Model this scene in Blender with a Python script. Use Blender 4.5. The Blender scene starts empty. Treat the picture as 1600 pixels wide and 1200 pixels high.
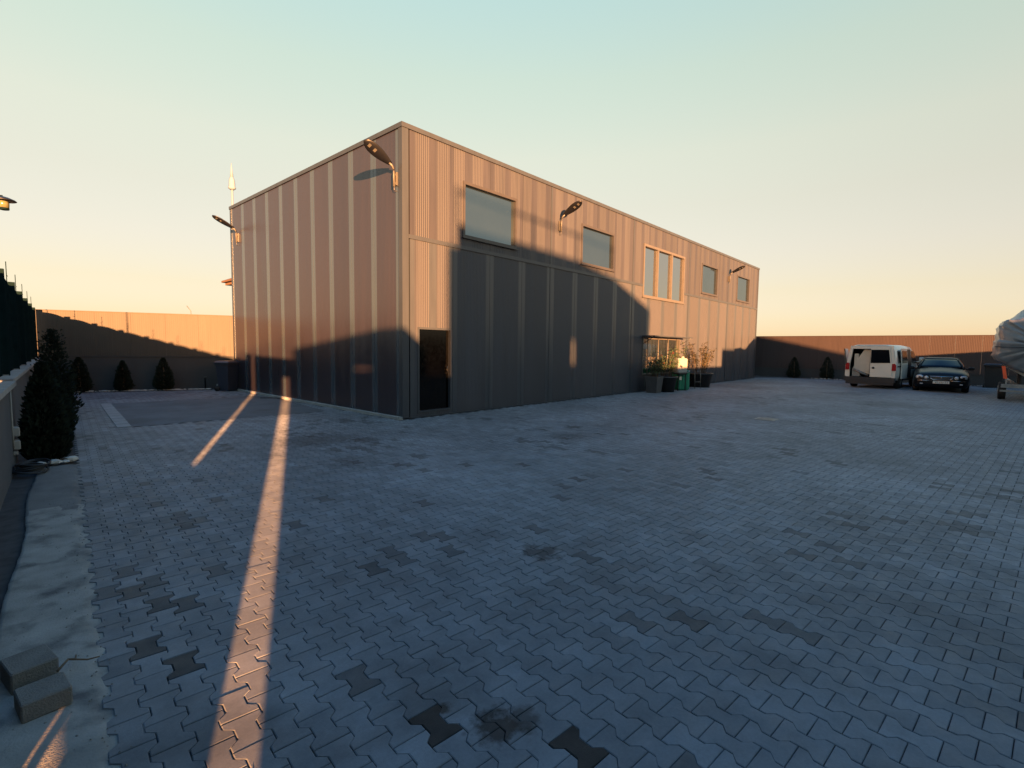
import bpy, math, random
import numpy as np
from mathutils import Vector, Matrix
rnd = random.Random(7)
R = math.radians
scene = bpy.context.scene
COL = scene.collection

# ------------------------------------------------------------------ camera, sky, sun, exposure
CAM = Vector((-6.629, -9.299, 1.65))
YAW, PITCH, ROLL, FPX = 0.835, 0.0733, 0.0121, 779.7
fw = Vector((math.sin(YAW)*math.cos(PITCH), math.cos(YAW)*math.cos(PITCH), -math.sin(PITCH)))
rt = Vector((math.cos(YAW), -math.sin(YAW), 0)); up = rt.cross(fw)
rt2 = rt*math.cos(ROLL) + up*math.sin(ROLL); up2 = -rt*math.sin(ROLL) + up*math.cos(ROLL)
cd = bpy.data.cameras.new('camera'); cam = bpy.data.objects.new('camera', cd); COL.objects.link(cam)
m = Matrix((rt2, up2, -fw)).transposed().to_4x4(); m.translation = CAM; cam.matrix_world = m
cd.sensor_width = 36; cd.lens = 36*FPX/1600; cd.clip_start = .05; cd.clip_end = 4000
scene.camera = cam

SUN_EL = R(5.3); SUN_AZ = math.atan2(-.411, -.912)      # direction TO the sun, from +Y towards +X
SD = Vector((.411*math.cos(SUN_EL), .912*math.cos(SUN_EL), -math.sin(SUN_EL))).normalized()   # light travels this way
sl = bpy.data.lights.new('sun', 'SUN'); sun = bpy.data.objects.new('sun', sl); COL.objects.link(sun)
sl.energy = 5.0; sl.angle = R(.55); sl.color = (1.0, .435, .155)
sun.rotation_euler = SD.to_track_quat('-Z', 'Y').to_euler(); sun.location = (-20, -40, 30)

w = bpy.data.worlds.new('World'); scene.world = w; w.use_nodes = True
nt = w.node_tree; bg = nt.nodes['Background']
sky = nt.nodes.new('ShaderNodeTexSky'); sky.sky_type = 'NISHITA'; sky.sun_disc = False
sky.sun_elevation = SUN_EL; sky.sun_rotation = SUN_AZ % (2*math.pi); sky.air_density = 1.0; sky.dust_density = 0.0; sky.ozone_density = 1.0
# evening haze grading of the sky by height: (sine of elevation, multiplier)
SKY_RAMP = [(0.0, (0.21, 0.216, 0.466)), (0.0262, (0.241, 0.234, 0.418)), (0.0523, (0.289, 0.255, 0.359)), (0.1045, (0.396, 0.297, 0.299)), (0.1736, (0.524, 0.37, 0.329)), (0.2588, (0.667, 0.461, 0.354)), (0.342, (0.808, 0.571, 0.403)), (0.454, (0.88, 0.694, 0.471)), (0.5592, (0.891, 0.799, 0.576)), (0.7071, (0.572, 0.812, 0.876)), (0.866, (0.286, 0.603, 1.0)), (1.0, (0.176, 0.487, 1.0))]
tc = nt.nodes.new('ShaderNodeTexCoord'); sx_ = nt.nodes.new('ShaderNodeSeparateXYZ'); nt.links.new(tc.outputs['Generated'], sx_.inputs[0])
rp = nt.nodes.new('ShaderNodeValToRGB'); nt.links.new(sx_.outputs[2], rp.inputs[0]); rp.color_ramp.interpolation = 'LINEAR'
while len(rp.color_ramp.elements) < len(SKY_RAMP): rp.color_ramp.elements.new(.5)
for e, (p_, c_) in zip(rp.color_ramp.elements, SKY_RAMP): e.position = p_; e.color = (*c_, 1)
vm = nt.nodes.new('ShaderNodeVectorMath'); vm.operation = 'MULTIPLY'; nt.links.new(sky.outputs[0], vm.inputs[0]); nt.links.new(rp.outputs[0], vm.inputs[1])
# even out the side-to-side falloff of the clear-air sky (haze scatters evenly)
dt = nt.nodes.new('ShaderNodeVectorMath'); dt.operation = 'DOT_PRODUCT'; nt.links.new(tc.outputs['Generated'], dt.inputs[0]); dt.inputs[1].default_value = (-.411, -.912, 0)
sq = nt.nodes.new('ShaderNodeMath'); sq.operation = 'MULTIPLY'; nt.links.new(dt.outputs['Value'], sq.inputs[0]); nt.links.new(dt.outputs['Value'], sq.inputs[1])
ev = nt.nodes.new('ShaderNodeMapRange'); nt.links.new(sq.outputs[0], ev.inputs[0]); ev.inputs[1].default_value = 0; ev.inputs[2].default_value = 1; ev.inputs[3].default_value = 2.08; ev.inputs[4].default_value = 1.33
vm2 = nt.nodes.new('ShaderNodeVectorMath'); vm2.operation = 'SCALE'; nt.links.new(vm.outputs[0], vm2.inputs[0]); nt.links.new(ev.outputs[0], vm2.inputs['Scale'])
nt.links.new(vm2.outputs[0], bg.inputs[0]); bg.inputs[1].default_value = .05
vs = scene.view_settings
vs.view_transform = 'Standard'; vs.look = 'None'; vs.gamma = 1; vs.use_curve_mapping = False; vs.exposure = 3.0
scene.render.engine = 'CYCLES'

# ------------------------------------------------------------------ helpers
class MB:
    """collects vertices and faces; build() links them as one mesh object"""
    def __init__(s): s.v = []; s.f = []; s.mi = []; s.sm = []
    def add(s, vs_, fs, mi=0, smooth=False):
        o = len(s.v); s.v += [tuple(p) for p in vs_]
        for f in fs: s.f.append([i+o for i in f]); s.mi.append(mi); s.sm.append(smooth)
        return s
    def box(s, a, b, mi=0, rot=None, bev=0.0):
        x0, y0, z0 = a; x1, y1, z1 = b
        if bev > 0:
            return s.bbox(a, b, bev, mi)
        P = [(x0,y0,z0),(x1,y0,z0),(x1,y1,z0),(x0,y1,z0),(x0,y0,z1),(x1,y0,z1),(x1,y1,z1),(x0,y1,z1)]
        if rot: P = [rot @ Vector(p) for p in P]
        return s.add(P, [(0,3,2,1),(4,5,6,7),(0,1,5,4),(1,2,6,5),(2,3,7,6),(3,0,4,7)], mi)
    def bbox(s, a, b, c, mi=0):
        x0, y0, z0 = a; x1, y1, z1 = b
        def ring(d, z): 
            return [(x0+d+c,y0+d,z),(x1-d-c,y0+d,z),(x1-d,y0+d+c,z),(x1-d,y1-d-c,z),(x1-d-c,y1-d,z),(x0+d+c,y1-d,z),(x0+d,y1-d-c,z),(x0+d,y0+d+c,z)]
        return s.loft([ring(c*.8, z0), ring(0, z0+c), ring(0, z1-c), ring(c*.8, z1)], mi, cap=True)
    def loft(s, rings, mi=0, cap=True, smooth=False, closed=True):
        n = len(rings[0]); o = len(s.v)
        for r in rings: s.v += [tuple(p) for p in r]
        F = []
        for k in range(len(rings)-1):
            for i in range(n if closed else n-1):
                j = (i+1) % n
                F.append([o+k*n+i, o+k*n+j, o+(k+1)*n+j, o+(k+1)*n+i])
        if cap and closed:
            F.append([o+i for i in range(n)][::-1]); F.append([o+(len(rings)-1)*n+i for i in range(n)])
        for f in F: s.f.append(f); s.mi.append(mi); s.sm.append(smooth)
        return s
    def tube(s, pts, r, n=8, mi=0, smooth=True, cap=True):
        pts = [Vector(p) for p in pts]; rings = []
        rs = r if isinstance(r, (list, tuple)) else [r]*len(pts)
        for i, p in enumerate(pts):
            d = (pts[min(i+1, len(pts)-1)] - pts[max(i-1, 0)]).normalized()
            a = d.cross(Vector((0,0,1)) if abs(d.z) < .95 else Vector((1,0,0))).normalized(); b = d.cross(a)
            rings.append([p + a*rs[i]*math.cos(2*math.pi*k/n) + b*rs[i]*math.sin(2*math.pi*k/n) for k in range(n)])
        return s.loft(rings, mi, cap, smooth)
    def lathe(s, prof, c=(0,0,0), n=20, mi=0, smooth=True, sq=0):
        rings = []
        for r, z in prof:
            ring = []
            for k in range(n):
                t = 2*math.pi*(k+.5)/n; ct, st = math.cos(t), math.sin(t)
                ring.append((c[0]+r*ct, c[1]+r*st, c[2]+z))
            rings.append(ring)
        return s.loft(rings, mi, True, smooth)
    def build(s, name, mats, parent=None, xf=None):
        me = bpy.data.meshes.new(name); me.from_pydata(s.v, [], s.f)
        for mm in (mats if isinstance(mats, (list, tuple)) else [mats]): me.materials.append(mm)
        me.polygons.foreach_set('material_index', s.mi); me.polygons.foreach_set('use_smooth', s.sm)
        me.update()
        o = bpy.data.objects.new(name, me); COL.objects.link(o)
        if parent: o.parent = parent
        if xf is not None: o.matrix_local = xf
        return o

def empty(name, loc=(0,0,0), rz=0):
    o = bpy.data.objects.new(name, None); COL.objects.link(o); o.location = loc; o.rotation_euler[2] = rz; o.empty_display_size = .2
    return o
def tag(o, label=None, cat=None, group=None, kind=None):
    if label: o['label'] = label
    if cat: o['category'] = cat
    if group: o['group'] = group
    if kind: o['kind'] = kind
    return o
def copy_tree(o, parent=None):
    c = o.copy(); COL.objects.link(c); c.parent = parent
    for ch in list(o.children): copy_tree(ch, c)
    return c

# ------------------------------------------------------------------ materials
def mat(name, col, rough=.6, var=.15, scale=6., bump=0., bscale=60., spec=.5, metal=0., stretch=None, detail=4, coat=0., drough=0., dirt=None, dscale=1.2, rvar=0., objvar=0., specks=0.):
    M = bpy.data.materials.new(name); M.use_nodes = True; n = M.node_tree.nodes; l = M.node_tree.links
    p = n['Principled BSDF']; p.inputs['Roughness'].default_value = rough; p.inputs['Metallic'].default_value = metal
    p.inputs['Specular IOR Level'].default_value = spec; p.inputs['Coat Weight'].default_value = coat; p.inputs['Coat Roughness'].default_value = .08
    p.inputs['Diffuse Roughness'].default_value = drough
    g = n.new('ShaderNodeNewGeometry'); vec = g.outputs['Position']
    if stretch:
        mp = n.new('ShaderNodeMapping'); mp.inputs['Scale'].default_value = stretch; l.new(vec, mp.inputs[0]); vec = mp.outputs[0]
    nz = n.new('ShaderNodeTexNoise'); nz.inputs['Scale'].default_value = scale; nz.inputs['Detail'].default_value = detail; nz.inputs['Roughness'].default_value = .6
    l.new(vec, nz.inputs['Vector'])
    mr = n.new('ShaderNodeMapRange'); mr.inputs[1].default_value = .25; mr.inputs[2].default_value = .75; mr.inputs[3].default_value = 1-var; mr.inputs[4].default_value = 1+var
    l.new(nz.outputs['Fac'], mr.inputs[0])
    mx = n.new('ShaderNodeMix'); mx.data_type = 'RGBA'; mx.blend_type = 'MULTIPLY'; mx.inputs[0].default_value = 1; mx.inputs[6].default_value = (*col, 1)
    l.new(mr.outputs[0], mx.inputs[7]); out = mx.outputs[2]
    if dirt:
        n2 = n.new('ShaderNodeTexNoise'); n2.inputs['Scale'].default_value = dscale; n2.inputs['Detail'].default_value = 6; l.new(vec, n2.inputs['Vector'])
        r2 = n.new('ShaderNodeMapRange'); r2.inputs[1].default_value = .5; r2.inputs[2].default_value = .7; l.new(n2.outputs['Fac'], r2.inputs[0])
        m2 = n.new('ShaderNodeMix'); m2.data_type = 'RGBA'; l.new(r2.outputs[0], m2.inputs[0]); l.new(out, m2.inputs[6]); m2.inputs[7].default_value = (*dirt, 1); out = m2.outputs[2]
    if objvar:
        oi = n.new('ShaderNodeObjectInfo'); r4 = n.new('ShaderNodeMapRange'); r4.inputs[3].default_value = 1-objvar; r4.inputs[4].default_value = 1+objvar; l.new(oi.outputs['Random'], r4.inputs[0])
        m4 = n.new('ShaderNodeMix'); m4.data_type = 'RGBA'; m4.blend_type = 'MULTIPLY'; m4.inputs[0].default_value = 1; l.new(out, m4.inputs[6]); l.new(r4.outputs[0], m4.inputs[7]); out = m4.outputs[2]
    if specks:
        n5 = n.new('ShaderNodeTexNoise'); n5.inputs['Scale'].default_value = 14; n5.inputs['Detail'].default_value = 6; n5.inputs['Roughness'].default_value = .8; l.new(g.outputs['Position'], n5.inputs['Vector'])
        r5 = n.new('ShaderNodeMapRange'); r5.inputs[1].default_value = .70; r5.inputs[2].default_value = .76; r5.inputs[4].default_value = specks; l.new(n5.outputs['Fac'], r5.inputs[0])
        m5 = n.new('ShaderNodeMix'); m5.data_type = 'RGBA'; l.new(r5.outputs[0], m5.inputs[0]); l.new(out, m5.inputs[6]); m5.inputs[7].default_value = (*[min(.4, v*3+.05) for v in col], 1); out = m5.outputs[2]
    l.new(out, p.inputs['Base Color'])
    if rvar:
        r3 = n.new('ShaderNodeMapRange'); r3.inputs[1].default_value = .3; r3.inputs[2].default_value = .7; r3.inputs[3].default_value = rough-rvar; r3.inputs[4].default_value = rough+rvar
        l.new(nz.outputs['Fac'], r3.inputs[0]); l.new(r3.outputs[0], p.inputs['Roughness'])
    if bump:
        nb = n.new('ShaderNodeTexNoise'); nb.inputs['Scale'].default_value = bscale; nb.inputs['Detail'].default_value = 5; l.new(g.outputs['Position'], nb.inputs['Vector'])
        b = n.new('ShaderNodeBump'); b.inputs['Strength'].default_value = bump; b.inputs['Distance'].default_value = .01; l.new(nb.outputs['Fac'], b.inputs['Height']); l.new(b.outputs[0], p.inputs['Normal'])
    return M

M = {}
M['rib'] = mat('ribbed_grey_brown_metal', (.0400, .0428, .0530), .5, .14, 1.4, spec=.35, stretch=(3, 3, .22), rvar=.06, objvar=.09, specks=.5)
M['smooth'] = mat('smooth_grey_brown_metal', (.0350, .0360, .0455), .45, .18, 1.4, spec=.4, stretch=(4, 4, .25), rvar=.08, objvar=.07, specks=.7)
M['side_dimmed'] = mat('shade_dimmed_panel_metal', (0.0251, 0.0220, 0.0304), .32, .10, 1.0, .10, 2.2, spec=.6, stretch=(3, 3, .2), rvar=.05, objvar=.06, specks=.5)  # darkened base stands in for the weaker sun on the short side
M['strip'] = mat('sky_pale_seam_metal', (.044, .058, .074), .24, .14, 2., .10, 2.5, spec=.85, stretch=(4, 4, .3), rvar=.06, specks=.6)  # lighter, cooler base paints the sky reflection into the flat strips
M['seam'] = mat('dark_grey_seam_metal', (.040, .046, .056), .34, .14, 2., .08, 2.5, spec=.5, stretch=(4, 4, .3), rvar=.06, specks=.6)
M['trim'] = mat('grey_flashing', (.033, .039, .049), .4, .14, 2., spec=.5, stretch=(3, 3, .5), specks=.5)
M['frame'] = mat('dark_window_frame', (.038, .036, .038), .42, .1, 4.)
M['frame_pale'] = mat('pale_and_sunlit_frame', (0.0806, 0.0744, 0.0682), .4, .1, 4.)  # pale for the bars; on the triple window it paints sunlight on brown
M['core'] = mat('dark_wall_core', (.03, .03, .032), .8)
M['roofing'] = mat('grey_roof_sheet', (.2, .2, .2), .6)
M['black'] = mat('black_interior_shade', (.006, .006, .008), .5)
M['lampgrey'] = mat('pale_galvanised_pipe', (0.0992, 0.0961, 0.0868), .45, .1, 20., metal=.2)
M['lampdark'] = mat('dark_lamp_housing', (.006, .007, .010), .4)
M['led'] = mat('pale_led_module', (0.0800, 0.0800, 0.0720), .3)
M['concrete'] = mat('pale_concrete_slab', (.225, .225, .215), .9, .4, 2.6, .4, 90., drough=.8, dirt=(.082, .085, .09), dscale=5.0, detail=9)
M['oldconcrete'] = mat('older_grey_concrete', (.125, .128, .13), .9, .25, 3., .4, 90., drough=.8, dirt=(.09, .092, .095), dscale=2.5)
M['coping'] = mat('pale_concrete_coping', (.25, .25, .245), .85, .18, 3., .4, 80., drough=.5)
M['plaster'] = mat('grey_painted_plaster', (.068, .073, .08), .85, .12, 2., .3, 50., drough=.5)
M['wallmetal'] = mat('orange_brown_wall_sheet', (.052, .047, .041), .6, .10, 2., stretch=(5, 5, .3), spec=.3, objvar=.05)
M['wallred'] = mat('red_brown_wall_sheet', (.050, .037, .037), .65, .09, 2., stretch=(5, 5, .3), spec=.3, objvar=.05)
M['wallbase'] = mat('brown_plaster_wall_base', (0.0416, 0.0432, 0.0464), .9, .1, 2., .25, 40.)
M['fence'] = mat('dark_green_fence_paint', (.007, .016, .018), 1., .2, 8., spec=.0)
M['soil'] = mat('dark_soil', (.035, .03, .026), 1., .5, 14., 1.0, 30.)
M['asphalt'] = mat('worn_grey_concrete_patch', (.088, .097, .108), .85, .22, 1.5, .35, 120., drough=.5, dirt=(.065, .066, .07), dscale=1.0)
M['sand'] = mat('dark_joint_sand', (.036, .037, .04), 1., .5, 8.)
M['land'] = mat('dry_field_ground', (.16, .14, .1), 1., .3, .05)
M['stone'] = mat('pale_limestone', (.46, .44, .40), .85, .2, 9., .5, 40.)
M['block'] = mat('grey_concrete_block', (0.1292, 0.1258, 0.1156), .9, .2, 10., .6, 120.)
M['needle'] = mat('dark_conifer_needles', (.011, .018, .012), .9, .5, 9., spec=.2)
M['leaf'] = mat('green_plant_leaves', (.05, .085, .04), .55, .4, 15.)
M['leaf_olive'] = mat('olive_plant_leaves', (0.0510, 0.0450, 0.0210), .55, .4, 15.)
M['bark'] = mat('brown_bark', (.10, .07, .045), .9, .3, 20.)
M['flower'] = mat('red_flower_petals', (0.1260, 0.0180, 0.0144), .6, .3, 20.)
M['potblack'] = mat('black_plastic_pot', (.018, .018, .02), .5, .1)
M['potgrey'] = mat('dark_grey_planter', (.05, .05, .055), .6, .15)
M['white_plastic'] = mat('white_plastic', (0.2480, 0.2400, 0.2240), .5, .06)
M['green_plastic'] = mat('green_plastic', (.01, .15, .09), .4, .1)
M['navy_plastic'] = mat('dark_blue_plastic', (.022, .028, .045), .42, .1)
M['rubber'] = mat('black_rubber', (.012, .012, .012), .8, .2)
M['vanwhite'] = mat('white_van_paint', (.64, .60, .53), .3, .03, 3., coat=.5)
M['carblack'] = mat('black_car_paint', (.004, .005, .007), .35, .05, 3., spec=.25)
M['chrome'] = mat('chrome', (.6, .6, .6), .15, .02, metal=1.)
M['darkplastic'] = mat('dark_bumper_plastic', (.022, .022, .025), .6, .1)
M['tail'] = mat('red_tail_light', (.30, .012, .014), .2, .1, coat=.6)
M['lens'] = mat('clear_headlight_lens', (.42, .44, .46), .12, .15, 40., coat=1.)
M['carglass'] = mat('dark_car_glass', (.004, .005, .008), .1, .05, spec=.2)
M['plate'] = mat('white_number_plate', (.62, .6, .55), .5, .05)
M['ink'] = mat('black_ink', (.02, .02, .02), .6)
M['mattress'] = mat('cream_foam_sheet', (.46, .42, .35), .8, .06, 5.)
M['tarp'] = mat('silver_grey_tarpaulin', (.12, .138, .16), .34, .25, 3., 1.0, 5., spec=.6)
M['orange'] = mat('orange_red_reflector', (.7, .09, .03), .3, .1)
M['steel'] = mat('galvanised_trailer_steel', (.2, .2, .2), .45, .2, 8., metal=.4)
M['houseplaster'] = mat('cream_house_plaster', (0.1500, 0.1300, 0.1000), .9, .1, 1.)
M['rooftile'] = mat('orange_clay_roof_tile', (0.1250, 0.0650, 0.0350), .8, .2, 3.)
M['housewood'] = mat('brown_eave_wood', (0.1500, 0.0850, 0.0500), .8, .2, 5.)
M['spire'] = mat('pale_cream_spire_paint', (.14, .20, .28), .8, .03)
M['lantern_glass'] = mat('yellow_green_lantern_glass', (0.1250, 0.1250, 0.0625), .2, .2, 20.)
M['hose'] = mat('dark_rubber_hose', (.02, .022, .025), .6)

def glass(name, col, dirt=.5, metal=.0, rough=.05, spec=1.0):
    g = mat(name, col, rough, .15, .9, spec=spec, metal=metal)
    n = g.node_tree.nodes; l = g.node_tree.links; p = n['Principled BSDF']
    src = p.inputs['Base Color'].links[0].from_socket
    geo = n.new('ShaderNodeNewGeometry'); nz = n.new('ShaderNodeTexNoise'); nz.inputs['Scale'].default_value = 9; nz.inputs['Detail'].default_value = 8; nz.inputs['Roughness'].default_value = .75
    l.new(geo.outputs['Position'], nz.inputs['Vector'])
    mr = n.new('ShaderNodeMapRange'); mr.inputs[1].default_value = .66; mr.inputs[2].default_value = .74; mr.inputs[4].default_value = dirt; l.new(nz.outputs['Fac'], mr.inputs[0])
    mx = n.new('ShaderNodeMix'); mx.data_type = 'RGBA'; l.new(mr.outputs[0], mx.inputs[0]); l.new(src, mx.inputs[6]); mx.inputs[7].default_value = (.4, .4, .38, 1)
    l.new(mx.outputs[2], p.inputs['Base Color'])
    r = n.new('ShaderNodeMapRange'); r.inputs[1].default_value = .4; r.inputs[2].default_value = .7; r.inputs[3].default_value = rough; r.inputs[4].default_value = rough+.12
    l.new(nz.outputs['Fac'], r.inputs[0]); l.new(r.outputs[0], p.inputs['Roughness'])
    return g
M['pane'] = glass('tinted_window_pane', (.010, .015, .020), .22, .0, .05, .5)
M['pane'].node_tree.nodes['Principled BSDF'].inputs['IOR'].default_value = 2.7
M['pane'].node_tree.nodes['Principled BSDF'].inputs['Specular Tint'].default_value = (.66, .86, 1.0, 1)
M['mirrorpane'] = glass('reflective_window_pane', (.012, .016, .02), .1, .0, .03, .5)
M['mirrorpane'].node_tree.nodes['Principled BSDF'].inputs['IOR'].default_value = 5.0
M['doorglass'] = glass('dark_interior_door_glass', (.0003, .0003, .0004), .0005, .0, .12, .3)  # near-black pane stands in for the unlit room behind the glass

# paver material: per-piece tint (face attribute or object property), blotches, drips and oil stains
def paver_mat():
    Mx = bpy.data.materials.new('grey_concrete_paver'); Mx.use_nodes = True; n = Mx.node_tree.nodes; l = Mx.node_tree.links; p = n['Principled BSDF']
    p.inputs['Specular IOR Level'].default_value = .4; p.inputs['Diffuse Roughness'].default_value = 1.0
    geo = n.new('ShaderNodeNewGeometry'); pos = geo.outputs['Position']
    def noise(sc, det=5, ro=.6):
        z = n.new('ShaderNodeTexNoise'); z.inputs['Scale'].default_value = sc; z.inputs['Detail'].default_value = det; z.inputs['Roughness'].default_value = ro; l.new(pos, z.inputs['Vector']); return z.outputs['Fac']
    def mrange(s, a, b, c, d):
        r = n.new('ShaderNodeMapRange'); l.new(s, r.inputs[0]); 
        for i, v in enumerate((a, b, c, d)): r.inputs[i+1].default_value = v
        return r.outputs[0]
    def math_(op, a, b):
        q = n.new('ShaderNodeMath'); q.operation = op
        for i, v in enumerate((a, b)):
            if isinstance(v, (int, float)): q.inputs[i].default_value = v
            else: l.new(v, q.inputs[i])
        return q.outputs[0]
    a1 = n.new('ShaderNodeAttribute'); a1.attribute_type = 'GEOMETRY'; a1.attribute_name = 'tint'
    a2 = n.new('ShaderNodeAttribute'); a2.attribute_type = 'OBJECT'; a2.attribute_name = 'tint'
    t = math_('ADD', a1.outputs['Fac'], a2.outputs['Fac'])
    big = mrange(noise(.45, 3), .3, .7, .80, 1.2)
    mid = mrange(noise(3.2, 7, .68), .3, .72, .78, 1.25)
    fine = mrange(noise(70, 3), .3, .7, .92, 1.08)
    v = math_('MULTIPLY', math_('MULTIPLY', t, big), math_('MULTIPLY', mid, fine))
    # oil drips: small dark round spots
    vo = n.new('ShaderNodeTexVoronoi'); vo.inputs['Scale'].default_value = 3.2; l.new(pos, vo.inputs['Vector'])
    drip = mrange(vo.outputs['Distance'], .05, .075, .55, 1.0)
    gate = mrange(noise(1.1, 2), .52, .56, 0, 1)
    drip = math_('ADD', math_('MULTIPLY', drip, gate), math_('SUBTRACT', 1, gate))
    v = math_('MULTIPLY', v, drip)
    blot = mrange(noise(.9, 7, .62), .56, .68, 1.0, .66)
    pale = mrange(noise(1.7, 8, .7), .60, .74, 1.0, 1.35)
    v = math_('MULTIPLY', math_('MULTIPLY', v, blot), pale)
    # larger spilled-oil stains with ragged outlines, at fixed places in the yard
    sep = n.new('ShaderNodeSeparateXYZ'); l.new(pos, sep.inputs[0])
    wob = mrange(noise(11, 4), .2, .8, -.10, .10)
    for (cx, cy, rr, dk) in STAINS:
        dx = math_('SUBTRACT', sep.outputs[0], cx); dy = math_('SUBTRACT', sep.outputs[1], cy)
        d = math_('SQRT', math_('ADD', math_('MULTIPLY', dx, dx), math_('MULTIPLY', dy, dy)), 0)
        d = math_('ADD', d, math_('MULTIPLY', wob, rr*7))
        v = math_('MULTIPLY', v, mrange(d, rr*.55, rr*1.05, dk, 1.0))
    rgb = n.new('ShaderNodeMix'); rgb.data_type = 'RGBA'; rgb.blend_type = 'MULTIPLY'; rgb.inputs[0].default_value = 1; rgb.inputs[6].default_value = (.130, .144, .163, 1); l.new(v, rgb.inputs[7])
    l.new(rgb.outputs[2], p.inputs['Base Color'])
    l.new(mrange(noise(7, 4), .3, .7, .58, .8), p.inputs['Roughness'])
    b = n.new('ShaderNodeBump'); b.inputs['Strength'].default_value = .35; b.inputs['Distance'].default_value = .004; l.new(noise(160, 4, .7), b.inputs['Height']); l.new(b.outputs[0], p.inputs['Normal'])
    return Mx
STAINS = [(-5.13, -7.88, .12, .12), (-5.02, -7.93, .09, .35), (-5.22, -7.62, .045, .15), (-3.55, -6.85, .17, .3), (-2.5, -1.0, .75, .55), (-1.9, -1.6, .3, .5), (-2.9, -3.0, .5, .7), (0.9, -3.9, .45, .6), (16.5, -5.9, .9, .6), (13.0, -7.6, 1.1, .7)]
M['paver'] = paver_mat()

# ------------------------------------------------------------------ world layout
A = Vector((.103, .9947, 0)); B = Vector((.9947, -.103, 0))       # along / across the left boundary wall and the paver columns
O = Vector((-5.62, -.2, 0))                                        # start of the pavers beside the wall strip
def pq(q, p, z=0): return O + B*q + A*p + Vector((0, 0, z))
def wall_x(y): return -6.33 + .1035*(y+1.3)                        # inner face of the left boundary wall
L, W, H = 25.25, 10.25, 6.48                                       # main building
BW0, BW1 = Vector((-4.84, 13.01, 0)), Vector((3.2, 9.68+.0, 0))    # back boundary wall (line continues behind the building)
BW1 = BW0 + (Vector((.18, 10.93, 0)) - BW0)*1.9
RX = 28.4                                                          # right boundary wall

g = MB(); S = 3000
g.add([(-S,-S,-.12),(S,-S,-.12),(S,S,-.12),(-S,S,-.12)], [(0,1,2,3)])
tag(g.build('ground', M['land']), kind='structure')

# paved yard: bed of dark joint sand with pavers laid on it
y_ = MB()
y_.add([(-9,-19,-.012),(RX-.02,-19,-.012),(RX-.02,13.6,-.012),(-6.6,13.6,-.012)], [(0,1,2,3)])
y_.box((-9,-19,-.119), (RX-.02,13.6,-.04))
yard = tag(y_.build('paved_yard', M['sand']), kind='structure')

PATCH = [Vector(p) for p in ((-4.42, 2.75, 0), (-.55, 2.45, 0), (-.12, 7.2, 0), (-3.95, 7.75, 0))]
def in_poly(P, x, y):
    c = False; n = len(P)
    for i in range(n):
        a, b = P[i], P[(i+1) % n]
        if (a.y > y) != (b.y > y) and x < (b.x-a.x)*(y-a.y)/(b.y-a.y)+a.x: c = not c
    return c
def outline(ins):
    e, wst, hl, k = .08-ins, .045-ins, .1-ins, ins*.45
    return [(e,-hl),(e,-.065+k),(wst,-.035+k),(wst,.035-k),(e,.065-k),(e,hl),(-e,hl),(-e,.065-k),(-wst,.035-k),(-wst,-.035+k),(-e,-.065+k),(-e,-hl)]
TOP, EDGE = outline(.0058), outline(.0022)
def paver_full():
    v = [(x, y, 0) for x, y in TOP] + [(x, y, -.0026) for x, y in EDGE] + [(x, y, -.032) for x, y in EDGE]
    f = [list(range(12))]
    for k in (0, 12):
        for i in range(12):
            j = (i+1) % 12; f.append([k+i, k+12+i, k+12+j, k+j])
    return v, f
pr = np.random.default_rng(3)
cells = []
ncol = int(34/.125)
for c in range(0, ncol):
    q = .08 + c*.125
    for r_ in range(-96, 68):
        p = r_*.2 + (.1 if c % 2 else 0)
        x = O.x + B.x*q + A.x*p; yy = O.y + B.y*q + A.y*p
        if x > RX-1.2 or yy < -13.5 or yy > 12.6: continue
        if x > -.14 and yy > -.10: continue                                   # building
        if yy > 12.98 - .4145*(x+4.84) - .55: continue                        # back bed
        if in_poly(PATCH, x, yy): continue
        cells.append((x, yy))
cells = np.array(cells)
d = cells - np.array([CAM.x, CAM.y]); dist = np.hypot(d[:, 0], d[:, 1])
dep = d[:, 0]*fw.x + d[:, 1]*fw.y; lat = d[:, 0]*rt.x + d[:, 1]*rt.y
pxx = 800 + FPX*lat/np.maximum(dep, .01); pyy = 541 + FPX*1.65/np.maximum(dep, .01)
inview = (dep > .3) & (pxx > -20) & (pxx < 1620) & (pyy < 1225)
order = np.argsort(np.where(inview, dist, 1e6))
single = set(order[:300].tolist())
# per-paver tone: gentle spread, clusters of darker (damp) pieces, a few nearly black replacements
def vnoise(x, y, s, seed):
    def h(i, j): 
        t = np.sin(i*127.1 + j*311.7 + seed*74.7)*43758.5453; return t - np.floor(t)
    x = x*s; y = y*s; i = np.floor(x); j = np.floor(y); fx = x-i; fy = y-j; fx = fx*fx*(3-2*fx); fy = fy*fy*(3-2*fy)
    return (h(i,j)*(1-fx)+h(i+1,j)*fx)*(1-fy) + (h(i,j+1)*(1-fx)+h(i+1,j+1)*fx)*fy
tint = pr.normal(1.0, .085, len(cells)) + (vnoise(cells[:,0], cells[:,1], .8, 1)-.5)*.3
cl = vnoise(cells[:,0], cells[:,1], 1.5, 5)*.6 + vnoise(cells[:,0], cells[:,1], 5, 6)*.4
tint = np.where((cl > .725) & (pr.random(len(cells)) < .42), tint*.5, tint)
tint = np.where(pr.random(len(cells)) < .006, tint*.5, tint)
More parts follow.
